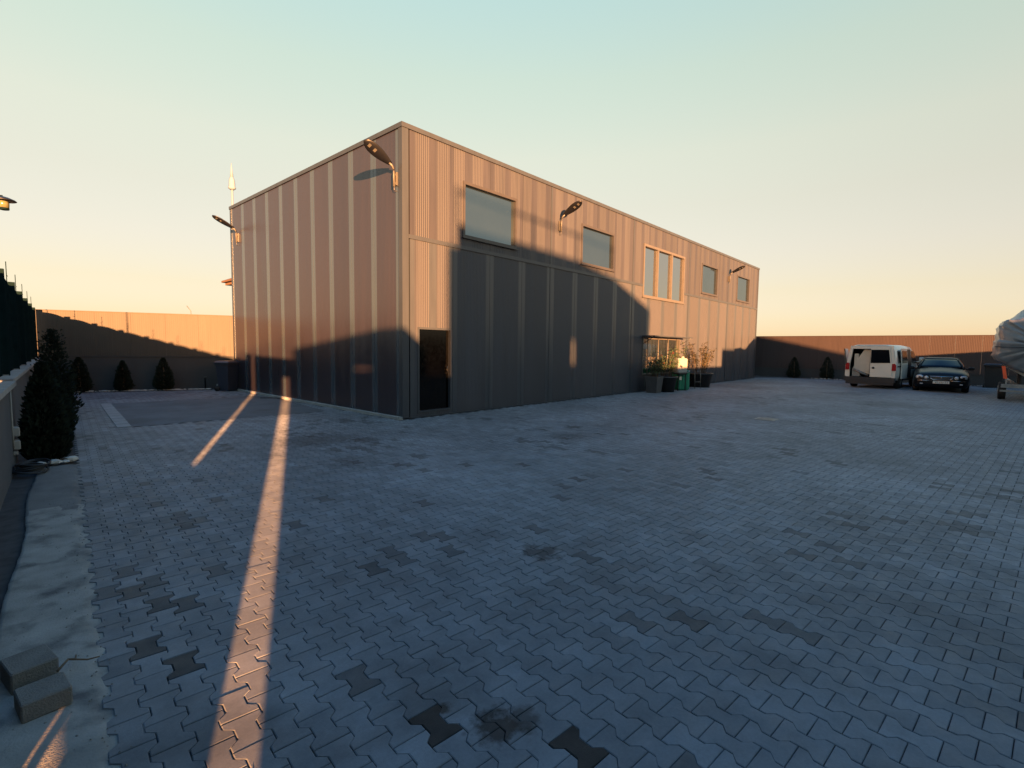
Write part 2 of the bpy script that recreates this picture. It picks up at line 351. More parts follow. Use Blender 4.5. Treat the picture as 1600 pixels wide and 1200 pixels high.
DARK = [(-5.34, -7.62, .06), (-4.93, -8.16, .06), (-6.0, -6.05, .28), (-5.9, -6.4, .2), (-5.75, -5.75, .35), (-5.95, -5.3, .4), (-5.88, -5.55, .3), (.75, -4.0, .4), (1.6, -4.2, .35), (1.2, -3.2, .45), (-2.0, .2, .5), (-.6, -.9, .4), (-1.5, -1.9, .5), (-5.4, -3.2, .5), (-5.2, -2.2, .5), (2.4, -6.2, .5), (2.9, -5.2, .45)]
for x, yy, k in DARK:
    i = int(np.argmin((cells[:,0]-x)**2 + (cells[:,1]-yy)**2)); tint[i] = k
tint = np.clip(tint, .05, 1.5)
vf, ff = paver_full()
pm = MB(); pm.add(vf, ff); proto = pm.build('paver', M['paver'], yard)
pme = proto.data
ang = math.atan2(A.y, A.x) - math.pi/2
zo = pr.normal(0, .0005, len(cells)); tl = pr.normal(0, .0022, (len(cells), 2)); yaw_j = pr.normal(0, .008, len(cells))
first = True
for i in order[:300]:
    o = proto if first else bpy.data.objects.new('paver', pme)
    if not first: COL.objects.link(o); o.parent = yard
    first = False
    o.location = (cells[i,0], cells[i,1], zo[i]); o.rotation_euler = (tl[i,0], tl[i,1], ang + yaw_j[i]); o['tint'] = float(tint[i])
# the other pavers, joined
rest = np.array([i for i in range(len(cells)) if i not in single])
def joined(idx, vb, fb):
    vb = np.array(vb, float); n = len(idx); k = len(vb)
    ca, sa = np.cos(ang+yaw_j[idx]), np.sin(ang+yaw_j[idx])
    X = vb[None,:,0]*ca[:,None] - vb[None,:,1]*sa[:,None] + cells[idx,0][:,None]
    Y = vb[None,:,0]*sa[:,None] + vb[None,:,1]*ca[:,None] + cells[idx,1][:,None]
    Z = vb[None,:,2] + zo[idx][:,None] + vb[None,:,0]*tl[idx,0][:,None] + vb[None,:,1]*tl[idx,1][:,None]
    V = np.stack([X, Y, Z], -1).reshape(-1, 3)
    fl = np.concatenate([np.array(f) for f in fb]); fs = np.array([len(f) for f in fb])
    loops = (fl[None,:] + (np.arange(n)*k)[:,None]).ravel(); tot = np.tile(fs, n); tt = np.repeat(tint[idx], len(fb))
    return V, loops, tot, tt
near = rest[dist[rest] < 8]; far = rest[dist[rest] >= 8]
Va, la, ta, tta = joined(near, vf, ff)
Vb, lb, tb, ttb = joined(far, [(x, y, 0) for x, y in outline(.0034)], [list(range(12))])
V = np.concatenate([Va, Vb]); lo = np.concatenate([la, lb+len(Va)]); tot = np.concatenate([ta, tb]); tt = np.concatenate([tta, ttb])
me = bpy.data.meshes.new('pavers'); me.vertices.add(len(V)); me.vertices.foreach_set('co', V.ravel())
me.loops.add(len(lo)); me.loops.foreach_set('vertex_index', lo.astype(np.int32)); me.polygons.add(len(tot))
me.polygons.foreach_set('loop_start', np.concatenate([[0], np.cumsum(tot)[:-1]]).astype(np.int32)); me.polygons.foreach_set('loop_total', tot.astype(np.int32))
me.polygons.foreach_set('use_smooth', [False]*len(tot)); me.update(calc_edges=True); me.validate()
at = me.attributes.new('tint', 'FLOAT', 'FACE'); at.data.foreach_set('value', tt.astype(np.float32)[:len(me.polygons)])
me.materials.append(M['paver']); o = bpy.data.objects.new('pavers', me); COL.objects.link(o); o.parent = yard; tag(o, kind='stuff')

# worn concrete patch with a pale edging row on its left side
pt = MB()
nx, ny = 24, 24
for j in range(ny+1):
    for i in range(nx+1):
        u, v = i/nx, j/ny
        P_ = PATCH[0].lerp(PATCH[1], u).lerp(PATCH[3].lerp(PATCH[2], u), v)
        e = min(u, 1-u, v, 1-v)
        pt.v.append((P_.x + (rnd.uniform(-.03,.03) if 0 < i < nx else 0), P_.y + (rnd.uniform(-.03,.03) if 0 < j < ny else 0), .003 + .02*max(0, math.sin(u*5+v*7))*min(1, e*6)))
for j in range(ny):
    for i in range(nx):
        a = j*(nx+1)+i; pt.f.append([a, a+1, a+nx+2, a+nx+1]); pt.mi.append(0); pt.sm.append(True)
tag(pt.build('concrete_patch', M['asphalt']), kind='structure')
eg = MB(); a, b = PATCH[0], PATCH[3]; n_ = Vector((-.995, .09, 0))
for k in range(10):
    s0, s1 = a.lerp(b, k/10+.003), a.lerp(b, (k+1)/10-.003)
    e_ = MB(); e_.add([s0+n_*.02+Vector((0,0,-.03)), s1+n_*.02+Vector((0,0,-.03)), s1+n_*.24+Vector((0,0,-.03)), s0+n_*.24+Vector((0,0,-.03)), s0+n_*.02+Vector((0,0,.012)), s1+n_*.02+Vector((0,0,.012)), s1+n_*.24+Vector((0,0,.012)), s0+n_*.24+Vector((0,0,.012))],
        [(0,1,2,3),(4,7,6,5),(0,4,5,1),(1,5,6,2),(2,6,7,3),(3,7,4,0)])
    if k == 0: edg = tag(empty('edging_row', a), kind='structure')
    o = e_.build('edging_stone', M['coping'], edg); o.matrix_parent_inverse = Matrix.Translation(-a)

# concrete strip beside the left wall, with a ragged edge smeared over the first pavers
cs = MB(); n1 = 130
for k in range(n1+1):
    yy = -13 + 12.55*k/n1
    xr = O.x + .1035*(yy+.2) + .0 + .014*math.sin(k*2.1) + rnd.uniform(-.034, .034) + .012*math.sin(k*.37)
    xl = wall_x(yy) + .20 + .02*math.sin(k*.21) + rnd.uniform(-.004, .004)
    for z, t in ((-.06, 0), (.010, 0.001), (.014, .06), (.012, .3), (.010, .6), (.007, .88), (.001, .985), (-.0058, 1.0), (-.008, 1.0+.13/(xr-xl))):
        cs.v.append((xl + (xr-xl)*t, yy, z + (rnd.uniform(-.003,.003) if 0 < t < .9 else 0)))
for k in range(n1):
    for i in range(8):
        a_ = k*9+i; cs.f.append([a_, a_+1, a_+10, a_+9]); cs.mi.append(1 if k > 104 + (2 if i in (2, 3, 5) else 0) else 0); cs.sm.append(True)
tag(cs.build('concrete_strip', [M['concrete'], M['oldconcrete']]), kind='structure')
# soil between wall and strip, and the planting bed beyond it
sb = MB(); ny = 200
for k in range(ny+1):
    yy = -13 + 26.2*k/ny; xl = wall_x(yy)-.05; xr = (xl+.28) if yy < -.45 else O.x+.1035*(yy+.2)-.02
    for i in range(7): sb.v.append((xl+(xr-xl)*i/6, yy, -.02+rnd.uniform(-.02,.02)+(.02 if yy > -.45 else -.03)))
for k in range(ny):
    for i in range(6):
        a_ = k*7+i; sb.f.append([a_, a_+1, a_+8, a_+7]); sb.mi.append(0); sb.sm.append(True)
tag(sb.build('soil_bed', M['soil']), kind='structure')
bd = (BW1-BW0).normalized(); bn = Vector((bd.y, -bd.x, 0))     # bn points into the yard
bb = MB(); n1 = 60
for k in range(n1+1):
    for i in range(6):
        P_ = BW0 + bd*(6.0*k/n1) + bn*(.02+.56*i/5); bb.v.append((P_.x, P_.y, -.0+rnd.uniform(-.015,.02)))
for k in range(n1):
    for i in range(5):
        a_ = k*6+i; bb.f.append([a_, a_+6, a_+7, a_+1]); bb.mi.append(0); bb.sm.append(True)
tag(bb.build('back_soil_bed', M['soil']), kind='structure')
rb = MB()
for k in range(61):
    for i in range(6): rb.v.append((RX-1.15+1.13*i/5, -13+14.5*k/60, rnd.uniform(-.015,.02)))
for k in range(60):
    for i in range(5):
        a_ = k*6+i; rb.f.append([a_, a_+1, a_+7, a_+6]); rb.mi.append(0); rb.sm.append(True)
tag(rb.build('right_soil_bed', M['soil']), kind='structure')

# ------------------------------------------------------------------ main building
bld = tag(empty('warehouse_building', (0,0,0)), 'long flat-roofed warehouse clad in brown vertical metal panels', 'building')
c_ = MB(); c_.box((.16,.16,0), (L-.1, W-.1, H-.12)); c_.build('wall', M['core'], bld)
c_ = MB(); c_.box((.05,.05,H-.11), (L-.05, W-.05, H-.03)); c_.build('roof', M['roofing'], bld)

def profile(u0, u1, seg):
    """seg: list of (start, end, kind); returns the points (u, depth) and a material index for each span"""
    pts = []; mi = []
    def put(u, d, k): 
        pts.append((u, d)); mi.append(k)
    for a, b, k in seg:
        a2, b2 = max(a, u0), min(b, u1)
        if b2-a2 < .004: continue
        if k == 'r':
            n = max(1, round((b2-a2)/.055)); st = (b2-a2)/n
            for i in range(n):
                s = a2+i*st
                put(s, .0, 0); put(s+st*.32, .0, 0); put(s+st*.45, .003, 0); put(s+st*.87, .003, 0)
        elif k == 'm':
            n = max(1, round((b2-a2)/.05)); st = (b2-a2)/n
            for i in range(n):
                s = a2+i*st
                put(s, .0, 0); put(s+st*.80, .0, 0); put(s+st*.86, .0022, 0); put(s+st*.94, .0022, 0)
        else:
            put(a2, .0, 1)
        last = b2
    pts.append((last, 0)); mi.append(mi[-1])
    return pts, mi
def rect_minus(r, holes):
    out = [r]
    for h in holes:
        nxt = []
        for (a, b, c, d_) in out:
            A_, B_, C_, D_ = max(a, h[0]), min(b, h[1]), max(c, h[2]), min(d_, h[3])
            if A_ >= B_ or C_ >= D_: nxt.append((a, b, c, d_)); continue
            if a < A_: nxt.append((a, A_, c, d_))
            if B_ < b: nxt.append((B_, b, c, d_))
            if c < C_: nxt.append((A_, B_, c, C_))
            if D_ < d_: nxt.append((A_, B_, D_, d_))
        out = nxt
    return out
def panel(u0, u1, z0, z1, seg, holes, to3, mats, off=0.):
    rs = [r for r in rect_minus((u0+.004, u1-.004, z0, z1), holes) if r[1]-r[0] > .01 and r[3]-r[2] > .01]
    groups = []
    for r in rs:                                   # pieces that touch belong to one panel
        hit = [g_ for g_ in groups if any(r[0] <= k[1]+1e-6 and k[0] <= r[1]+1e-6 and r[2] <= k[3]+1e-6 and k[2] <= r[3]+1e-6 for k in g_)]
        new = [r] + [k for g_ in hit for k in g_]; groups = [g_ for g_ in groups if g_ not in hit] + [new]
    for grp in groups:
        pb = MB()
        for (a, b, c, d_) in grp:
            pts, mi = profile(a, b, seg)
            pts = [(pts[0][0], .05)] + pts + [(pts[-1][0], .05)]; mi = [mi[0]] + mi + [mi[-1]]
            o_ = len(pb.v)
            for u, dd in pts: pb.v.append(to3(u, dd+off, c)); pb.v.append(to3(u, dd+off, d_))
            for i in range(len(pts)-1):
                k = o_+2*i; pb.f.append([k, k+2, k+3, k+1]); pb.mi.append(mi[i]); pb.sm.append(False)
        pb.build('panel', mats, bld)
def toF(u, d_, z): return (u, d_, z)            # long front: outward is -Y
def toS(u, d_, z): return (d_, u, z)            # short side: outward is -X
# windows and door of the long front: x0, x1, z0, z1
WIN = {'a': (1.77, 3.75, 4.33, 5.68), 'b': (6.85, 8.86, 4.34, 5.62), 'c': (11.02, 14.78, 3.64, 5.66), 'd': (16.70, 18.71, 4.28, 5.67), 'e': (21.55, 23.6, 4.30, 5.68), 'g': (11.15, 14.55, .62, 2.1), 'door': (.40, 1.43, .11, 2.09)}
HOLES = list(WIN.values())
BAYS = [.16, 5.3, 10.25, 15.3, 20.25, L-.12]
def segs(u0, u1, ph):
    wd = u1-u0; s = []
    if ph == 0: pat = ((0,.1,'s'),(.1,.42,'r'),(.42,.60,'s'),(.60,.9,'r'),(.9,1,'s'))
    elif ph == 1: pat = ((0,.28,'r'),(.28,.48,'s'),(.48,.78,'r'),(.78,1,'s'))
    else: pat = ((0,.11,'s'),(.11,.89,'m'),(.89,1,'s'))
    return [(u0+a*wd, u0+b*wd, k) for a, b, k in pat]
bi = 0
for bay in range(5):
    a, b = BAYS[bay]+.035, BAYS[bay+1]-.035
    for k in range(4):
        u0, u1 = a+(b-a)*k/4, a+(b-a)*(k+1)/4
        ph = 0 if k % 2 == 0 else 1
        panel(u0, u1, 4.10, H-.10, segs(u0, u1, ph), HOLES, toF, [M['rib'], M['smooth']])
        panel(u0, u1, .03, 4.06, segs(u0, u1, 2 if bay or k else ph), HOLES, toF, [M['rib'], M['seam']])
for k in range(10):
    u0, u1 = .13+k*.999, .13+(k+1)*.999
    panel(u0, u1, .06, H-.10, [(u0, u0+.115, 's'), (u0+.115, u1-.115, 'm'), (u1-.115, u1, 's')], [], toS, [M['side_dimmed'], M['strip']])
# far end and back: plain panels
for k in range(10):
    t_ = MB(); t_.box((L-.06, .1+k*1.005, .03), (L-.01, .1+(k+1)*1.005-.01, H-.1)); t_.build('panel', M['side_dimmed'], bld)
for k in range(20):
    t_ = MB(); t_.box((.1+k*1.25, W-.06, .03), (.1+(k+1)*1.25-.01, W-.01, H-.1)); t_.build('panel', M['side_dimmed'], bld)
# flashings
def trim(a, b, name='flashing', mt='trim'): t = MB(); t.box(a, b); return t.build(name, M[mt], bld)
t_ = MB(); t_.box((-.012,-.012,.02), (.158,.03,H-.10)); t_.box((-.0125,.031,.02), (.03,.125,H-.10)); t_.build('corner_flashing', M['trim'], bld)
trim((-.012, W-.14, .02), (.03, W+.01, H-.10), 'corner_flashing'); trim((L-.13,-.012,.02), (L+.01,.03,H-.10), 'corner_flashing')
trim((-.03,-.03,H-.10), (L+.03,.10,H), 'roof_flashing'); trim((-.03,.101,H-.10), (.10,W+.03,H), 'roof_flashing')
trim((L-.07,.101,H-.10), (L+.03,W+.03,H), 'roof_flashing'); trim((.101,W-.07,H-.10), (L-.071,W+.03,H-.001), 'roof_flashing')
for a, b in ((.16, 11.0), (14.8, L-.13)): trim((a,-.022,4.035), (b,.03,4.125), 'belt_flashing')
for x in BAYS[1:-1]:
    trim((x-.034,-.008,4.13), (x+.034,.03,H-.105), 'joint_flashing')
    if not 11 < x < 14.6: trim((x-.034,-.008,.03), (x+.034,.03,4.03), 'joint_flashing')
trim((-.09,.0,-.02), (-.004,W-.2,.055), 'base_sill', 'coping')
trim((.16,-.006,.0), (.395,.03,.028), 'base_flashing'); trim((.396,-.0065,.0), (L-.13,.03,.0275), 'base_flashing')

def window(x0, x1, z0, z1, fm, mull=(), depth=.06, fw_=.07, gm='pane'):
    wdw = MB(); 
    for a, b in (((x0,-.025,z1-fw_),(x1,.14,z1)), ((x0,-.0255,z0),(x1,.14,z0+fw_)), ((x0,-.024,z0+fw_),(x0+fw_,.14,z1-fw_)), ((x1-fw_,-.024,z0+fw_),(x1,.14,z1-fw_))): wdw.box(a, b)
    f = wdw.build('window', fm, bld)
    s = MB(); s.box((x0-.03,-.06,z0-.022), (x1+.03,-.0256,z0+.012)); s.build('sill', fm, f)
    xs = [x0+fw_] + list(mull) + [x1-fw_]
    for mx_ in mull:
        mb = MB(); mb.box((mx_-.04,-.02,z0+fw_+.001), (mx_+.04,.12,z1-fw_-.001)); mb.build('mullion', fm, f)
    for i in range(len(xs)-1):
        a = xs[i]+(.04 if i else 0); b = xs[i+1]-(.04 if i < len(xs)-2 else 0)
        pn = MB(); t = rnd.uniform(-.004,.004)
        pn.add([(a,depth-t,z0+fw_),(b,depth+t,z0+fw_),(b,depth+t+.003,z1-fw_),(a,depth-t+.003,z1-fw_),(a,depth+.03,z0+fw_),(b,depth+.03,z0+fw_),(b,depth+.03,z1-fw_),(a,depth+.03,z1-fw_)], [(0,1,2,3),(7,6,5,4)])
        pn.build('pane', M[gm], f)
    return f
window(*WIN['a'], M['frame']); window(*WIN['b'], M['frame']); window(*WIN['d'], M['frame']); window(*WIN['e'], M['frame'])
window(*WIN['c'], M['frame_pale'], mull=(12.24, 13.52), depth=.07, fw_=.09, gm='mirrorpane')  # lighter frame colour stands in for sun on the same brown frame
# dark glazed door at the near corner
dx0, dx1, dz0, dz1 = WIN['door']
d_ = MB()
for a, b in (((dx0,-.014,dz1-.05),(dx1,.15,dz1)), ((dx0,-.0145,dz0),(dx1,.15,dz0+.04)), ((dx0,-.013,dz0+.04),(dx0+.05,.15,dz1-.05)), ((dx1-.05,-.013,dz0+.04),(dx1,.15,dz1-.05))): d_.box(a, b)
door = d_.build('door', M['trim'], bld)
t_ = MB(); t_.box((dx0+.052,.07,dz0+.041), (dx1-.052,.10,dz1-.051)); t_.build('pane', M['doorglass'], door)
t_ = MB(); t_.tube([(dx1-.11,.03,1.0),(dx1-.11,.03,1.18)], .012); t_.box((dx1-.12,.03,1.0),(dx1-.10,.069,1.015)); t_.box((dx1-.12,.03,1.165),(dx1-.10,.069,1.18)); t_.build('handle', M['lampdark'], door)
# ground-floor barred window with a thin canopy
gx0, gx1, gz0, gz1 = WIN['g']
gw = MB()
for a, b in (((gx0,-.025,gz1-.06),(gx1,.14,gz1)), ((gx0,-.0255,gz0),(gx1,.14,gz0+.06)), ((gx0,-.024,gz0+.06),(gx0+.06,.14,gz1-.06)), ((gx1-.06,-.024,gz0+.06),(gx1,.14,gz1-.06))): gw.box(a, b)
gwo = gw.build('window', M['frame_pale'], bld)
t_ = MB(); t_.box((gx0+.06,.09,gz0+.06), (gx1-.06,.12,gz1-.06)); t_.build('pane', M['pane'], gwo)
for k in range(5):
    t_ = MB(); z = gz0+.30+k*.15; t_.box((gx0+.07,.05,z), (gx0+(1.25 if k < 3 else .5),.065,z+.12)); t_.build('blind_slat', M['frame_pale'], gwo)
for x in (11.5, 12.4, 13.3, 14.15):
    t_ = MB(); t_.tube([(x,-.05,gz0+.02),(x,-.05,gz1-.02)], .022); t_.build('window_bar', M['frame_pale'], gwo)
cn = MB(); cn.box((gx0-.1,-.55,gz1+.03), (gx1+.1,-.03,gz1+.07)); cno = cn.build('canopy', M['trim'], bld)
t_ = MB(); t_.tube([(gx1+.02,-.5,gz1+.03),(gx1+.02,-.03,gz1-.25)], .012); t_.build('bracket', M['trim'], cno)
t_ = MB(); t_.tube([(gx0-.02,-.5,gz1+.03),(gx0-.02,-.03,gz1-.25)], .012); t_.build('bracket', M['trim'], cno)

# ------------------------------------------------------------------ LED lamps on the walls (local: +X outwards, origin at the wall)
def lamp(name_loc, rz, label, roll):
    o = tag(empty('wall_lamp', name_loc, rz), label, 'lamp', 'LED lamps on the warehouse walls')
    a = MB(); a.tube([(.06,0,-.36),(.06,0,-.04),(.07,0,.02),(.11,0,.07),(.18,0,.12)], .026, 10); a.build('arm', M['lampgrey'], o)
    b = MB(); b.box((.0,-.05,-.33),(.035,.05,-.05)); b.box((.035,-.02,-.30),(.05,.02,-.26)); b.box((.035,-.02,-.12),(.05,.02,-.08)); b.build('bracket', M['lampgrey'], o)
    c = MB(); c.tube([(.06,0,-.36),(.06,.005,-.42),(.03,.01,-.46),(.0,.01,-.44)], .008, 6); c.build('cable', M['lampgrey'], o)
    sl_ = math.atan2(.34, .72); n = 14; top = []; bot = []
    ring_t, ring_b = [], []
    for i in range(n+1):
        t = i/n; wd = .045 + (.125-.045)*math.sin(min(1, t/.62)*math.pi/2)
        if t > .62: wd = .125*math.sqrt(max(0, 1-((t-.62)/.385)**2))
        ring_t.append((t, wd))
    def P_(t, y_, z):
        y_, z = 1.06*(y_*math.cos(roll) - z*math.sin(roll)), 1.06*(y_*math.sin(roll) + z*math.cos(roll)); x = .15+t*.64; return (x*1.0 + -z*math.sin(sl_), y_, .105 + (x-.15)*math.tan(sl_) + z*math.cos(sl_))
    hd = MB(); rings = []
    for t, wd in ring_t:
        h_ = .045*(1-.55*t)
        rings.append([P_(t,-wd,0),P_(t,-wd*.9,h_*.5),P_(t,-wd*.5,h_),P_(t,0,h_*1.12),P_(t,wd*.5,h_),P_(t,wd*.9,h_*.5),P_(t,wd,0),P_(t,wd*.9,-.012),P_(t,0,-.014),P_(t,-wd*.9,-.012)])
    hd.loft(rings, 0, True, True); ho = hd.build('lamp_head', M['lampdark'], o)
    for t in (.60, .80):
        q = MB(); q.add([P_(t-.04,-.035,-.0165),P_(t+.04,-.035,-.0165),P_(t+.04,.035,-.0165),P_(t-.04,.035,-.0165),P_(t-.04,-.035,-.0225),P_(t+.04,-.035,-.0225),P_(t+.04,.035,-.0225),P_(t-.04,.035,-.0225)], [(0,1,2,3),(4,7,6,5),(0,4,5,1),(1,5,6,2),(2,6,7,3),(3,7,4,0)])
        q.build('led_module', M['led'], ho)
    return o
lamp((-.005, .21, 5.5), math.pi, 'LED lamp at the near corner, on the short side of the warehouse', R(36))
lamp((-.005, 9.53, 5.5), math.pi, 'LED lamp at the far left corner, sticking out against the sky', R(15))
lamp((5.68, -.012, 5.5), -math.pi/2, 'LED lamp on the long front between the two nearest upper windows', R(-25))
lamp((20.2, -.012, 5.5), -math.pi/2, 'LED lamp on the long front between the two farthest windows', R(-20))

# ------------------------------------------------------------------ left boundary wall with fence
def lw(y, off, z): return Vector((wall_x(y)-off, y, z))
def lbox(mb, y0, y1, o0, o1, z0, z1, mi=0):
    P_ = [lw(y0,o0,z0),lw(y1,o0,z0),lw(y1,o1,z0),lw(y0,o1,z0),lw(y0,o0,z1),lw(y1,o0,z1),lw(y1,o1,z1),lw(y0,o1,z1)]
    mb.add(P_, [(0,3,2,1),(4,5,6,7),(0,1,5,4),(1,2,6,5),(2,3,7,6),(3,0,4,7)], mi)
lwall = tag(empty('boundary_wall', lw(0,.15,0)), 'low grey plastered wall with pale concrete coping along the left edge', 'wall')
def lpart(name, mt, par, *boxes):
    b = MB()
    for x in boxes: lbox(b, *x)
    o = b.build(name, M[mt], par); 
    root = par
    while root.parent: root = root.parent
    o.matrix_parent_inverse = Matrix.Translation(-root.location)
    return o
lpart('wall_face', 'plaster', lwall, (-6.5, .28, 0, .34, -.1, 1.05)); lpart('wall_face', 'plaster', lwall, (.284, 13.0, .035, .34, -.1, 1.08))
lpart('coping', 'coping', lwall, (-6.5, -3.2, -.03, .40, 1.052, 1.115)); lpart('coping', 'coping', lwall, (-3.196, .28, -.03, .40, 1.052, 1.115))
yy = .284
for k in range(5):
    lpart('coping', 'coping', lwall, (yy, yy+2.54, .0, .40, 1.082, 1.135)); yy += 2.544
fence = tag(empty('metal_fence', lw(0,.2,1.12)), 'dark green upright slat fence on top of the left wall', 'fence')
POSTS = [10.4-2.25*k for k in range(8)] + [12.6, -6.44]
for y in POSTS:
    lpart('post', 'fence', fence, (y-.05, y+.05, .09, .24, 1.125, 2.725))
    lpart('post_foot', 'coping', fence, (y-.07, y+.07, .10, .24, 1.116, 1.15))
    lpart('spike', 'fence', fence, (y-.62, y-.608, .15, .162, 2.3, 3.02)); lpart('spike_clamp', 'fence', fence, (y-.61, y-.45, .149, .155, 2.78, 2.79))
ps = sorted(POSTS)
slat0 = None
for k in range(len(ps)-1):
    a, b = ps[k]+.06, ps[k+1]-.06; n = 15
    for z in (1.32, 2.0, 2.58): lpart('rail', 'fence', fence, (a-.005, b+.005, .185, .205, z, z+.045))
    for i in range(n):
        y = a + (b-a)*(i+.5)/n
        lpart('slat', 'fence', fence, (y-.064, y+.064, .165, .18, 1.138, 2.66+.05*math.sin(math.pi*(i+.5)/n)))
# gate in the wall beside the viewpoint, with narrow gaps that let the low sun through
gate = tag(empty('metal_gate', lw(-9,.2,0)), 'dark solid sheet gate with narrow gaps beside the viewpoint', 'gate')
yA, yB = -6.5, -15.2
yN, yS, y1N, y1S = -7.04, -7.46, -10.16, -10.89      # two narrow gaps beside the leaves
def gp_(name, mt, y0, y1, z0, z1): return lpart(name, mt, gate, (y0, y1, .14, .20, z0, z1))
gp_('gate_panel', 'fence', yN, -6.505, .0, 2.9); gp_('gate_threshold', 'plaster', yS, yN-.001, .0, .58)
gp_('gate_leaf', 'fence', -8.1, yS, .0, 2.9)
def gt_(name, y0, y1, z0, z1): return lpart(name, 'fence', gate, (y0, y1, .19, .20, z0, z1))
gt_('gate_leaf', -8.66, -8.101, .20, 2.9); gt_('gate_post', -8.398, -8.30, .0, .199); gt_('gate_post', -8.158, -8.101, .0, .199)
gp_('gate_leaf', 'fence', y1N, -8.661, .0, 2.9); gp_('gate_leaf', 'fence', -14.0, y1S, .0, 2.9); gp_('gate_crossbar', 'fence', y1S+.001, y1N-.001, 2.34, 2.9)
lpart('pillar', 'plaster', gate, (yB, -14.001, 0, .34, -.1, 2.95))
# lantern on a pole behind the wall
lt = tag(empty('lantern_post', (-6.36, 4.1, 0)), 'garden lantern with flat dark hat above the fence at the left edge', 'lantern')
t_ = MB(); t_.tube([(0,0,0),(0,0,4.2),(.08,0,4.29),(.2,0,4.31)], .016, 8); t_.build('pole', M['fence'], lt)
t_ = MB(); t_.lathe([(.02,4.33),(.08,4.315),(.17,4.275),(.19,4.255),(.18,4.25),(.05,4.262)], (.39,0,0), 20); t_.build('hat', M['lampdark'], lt)
t_ = MB(); t_.lathe([(.075,4.25),(.085,4.2),(.08,4.12)], (.39,0,0), 12); t_.build('lantern_glass', M['lantern_glass'], lt)
t_ = MB(); t_.lathe([(.083,4.121),(.08,4.09),(.04,4.08)], (.39,0,0), 12); t_.build('lantern_base', M['fence'], lt)
t_ = MB(); t_.tube([(.19,0,4.31),(.39,0,4.335)], .018, 6); t_.build('arm', M['fence'], lt)

# ------------------------------------------------------------------ back and right boundary walls: plaster base, upright metal sheets
def sheet_wall(label, P0, P1, nrm, hb, h, n, mt, thick=.12):
    o = tag(empty('boundary_wall', P0), label, 'wall'); Lw = (P1-P0).length; dr = (P1-P0).normalized()
    b = MB(); q = [(0,0),(Lw,0),(Lw,-thick),(0,-thick)]
    pts = [dr*s + nrm*t_ for s, t_ in q]; b.loft([[p+Vector((0,0,-.1)) for p in pts], [p+Vector((0,0,hb)) for p in pts]]); b.build('wall_base', M['wallbase'], o)
    st = Lw/n; base = None
    for k in range(n):
        if base is None:
            s = MB(); N = 16
            fr = []
            for i in range(N):
                u = st*i/N
                for du, dd in ((0,0),(.3,0),(.42,-.002),(.88,-.002)): fr.append((u+du*st/N, dd-.02))
            fr.append((st-.004, -.02)); back = [(st-.004,-.06),(0,-.06)]
            ring = fr+back
            s.loft([[dr*u + nrm*v + Vector((0,0,z)) for u, v in ring] for z in (hb+.002, h-.03)], 0, False)
            base = s.build('sheet', M[mt], o)
        else:
            c = bpy.data.objects.new('sheet', base.data); COL.objects.link(c); c.parent = o; c.location = dr*st*k
    cp = MB(); pts = [dr*s + nrm*t_ for s, t_ in ((0,-.0),(Lw,-.0),(Lw,-.09),(0,-.09))]; cp.loft([[p+Vector((0,0,h-.03)) for p in pts], [p+Vector((0,0,h)) for p in pts]]); cp.build('cap', M[mt], o)
    t2 = MB(); pts = [dr*s + nrm*t_ for s, t_ in ((0,.02),(Lw,.02),(Lw,.0),(0,.0))]; t2.loft([[p+Vector((0,0,hb-.03)) for p in pts], [p+Vector((0,0,hb+.01)) for p in pts]]); t2.build('ledge', M['wallbase'], o)
    return o
sheet_wall('orange-brown sheet metal wall on a plaster base behind the row of conifers', BW0-bd*.6, BW1, bn, 1.19, 2.7, 11, 'wallmetal')
sheet_wall('red-brown sheet metal wall behind the van and the black car', Vector((RX, 2.5, 0)), Vector((RX, -18.2, 0)), Vector((-1,0,0)), .55, 2.57, 20, 'wallred')
rw0, rw1 = Vector((-8.3,-15.25,0)), Vector((RX+.3,-17.9,0)); rd = (rw1-rw0).normalized()
sheet_wall('tall sheet metal wall across the yard behind the viewpoint', rw0, rw1, Vector((-rd.y, rd.x, 0)), .8, 2.5, 36, 'wallmetal')

# ------------------------------------------------------------------ neighbouring buildings outside the yard (they throw the evening shadows)
SP = Vector((.912, -.411, 0)); ST = Vector((.411, .912, 0))       # across / along the sunlight on plan
TE = math.tan(SUN_EL)
def sunbox(mb, s0, s1, t0, t1, z0, z1, ref):
    """box turned square to the sunlight; t counts metres towards the sun from the point ref"""
    P_ = [ref + SP*s - ST*t for s, t in ((s0,t0),(s1,t0),(s1,t1),(s0,t1))]
    mb.loft([[p+Vector((0,0,z0)) for p in P_], [p+Vector((0,0,z1)) for p in P_]])
O0 = Vector((0,0,0))
# terrace house: the shadow on the long front has its left edge at x=1.3, right edge at x=11.65, top at 4.68 m
th = tag(empty('terrace_house', (0,0,0)), 'flat-roofed neighbour house with a railed terrace, out of frame behind the yard', 'building')
T = 30.; dz = T*TE
def hb(name, mt, par, *bx):
    b = MB()
    for x in bx: sunbox(b, *x, O0)
    return b.build(name, M[mt], par)
def hprism(name, mt, par, pts, t0=T, t1=T+7):
    b = MB(); b.loft([[SP*s - ST*t + Vector((0,0,z)) for s, z in pts] for t in (t0, t1)]); return b.build(name, M[mt], par)
hw = hprism('wall', 'houseplaster', th, [(1.19,-.1),(5.9,-.1),(5.9,4.6+dz),(1.46,4.6+dz),(1.46,4.12+dz),(1.19,4.12+dz)])
hprism('wall', 'houseplaster', th, [(6.03,-.1),(10.62,-.1),(10.62,3.55+dz),(9.5,3.95+dz),(8.1,4.36+dz),(6.2,4.6+dz),(6.03,4.6+dz)])
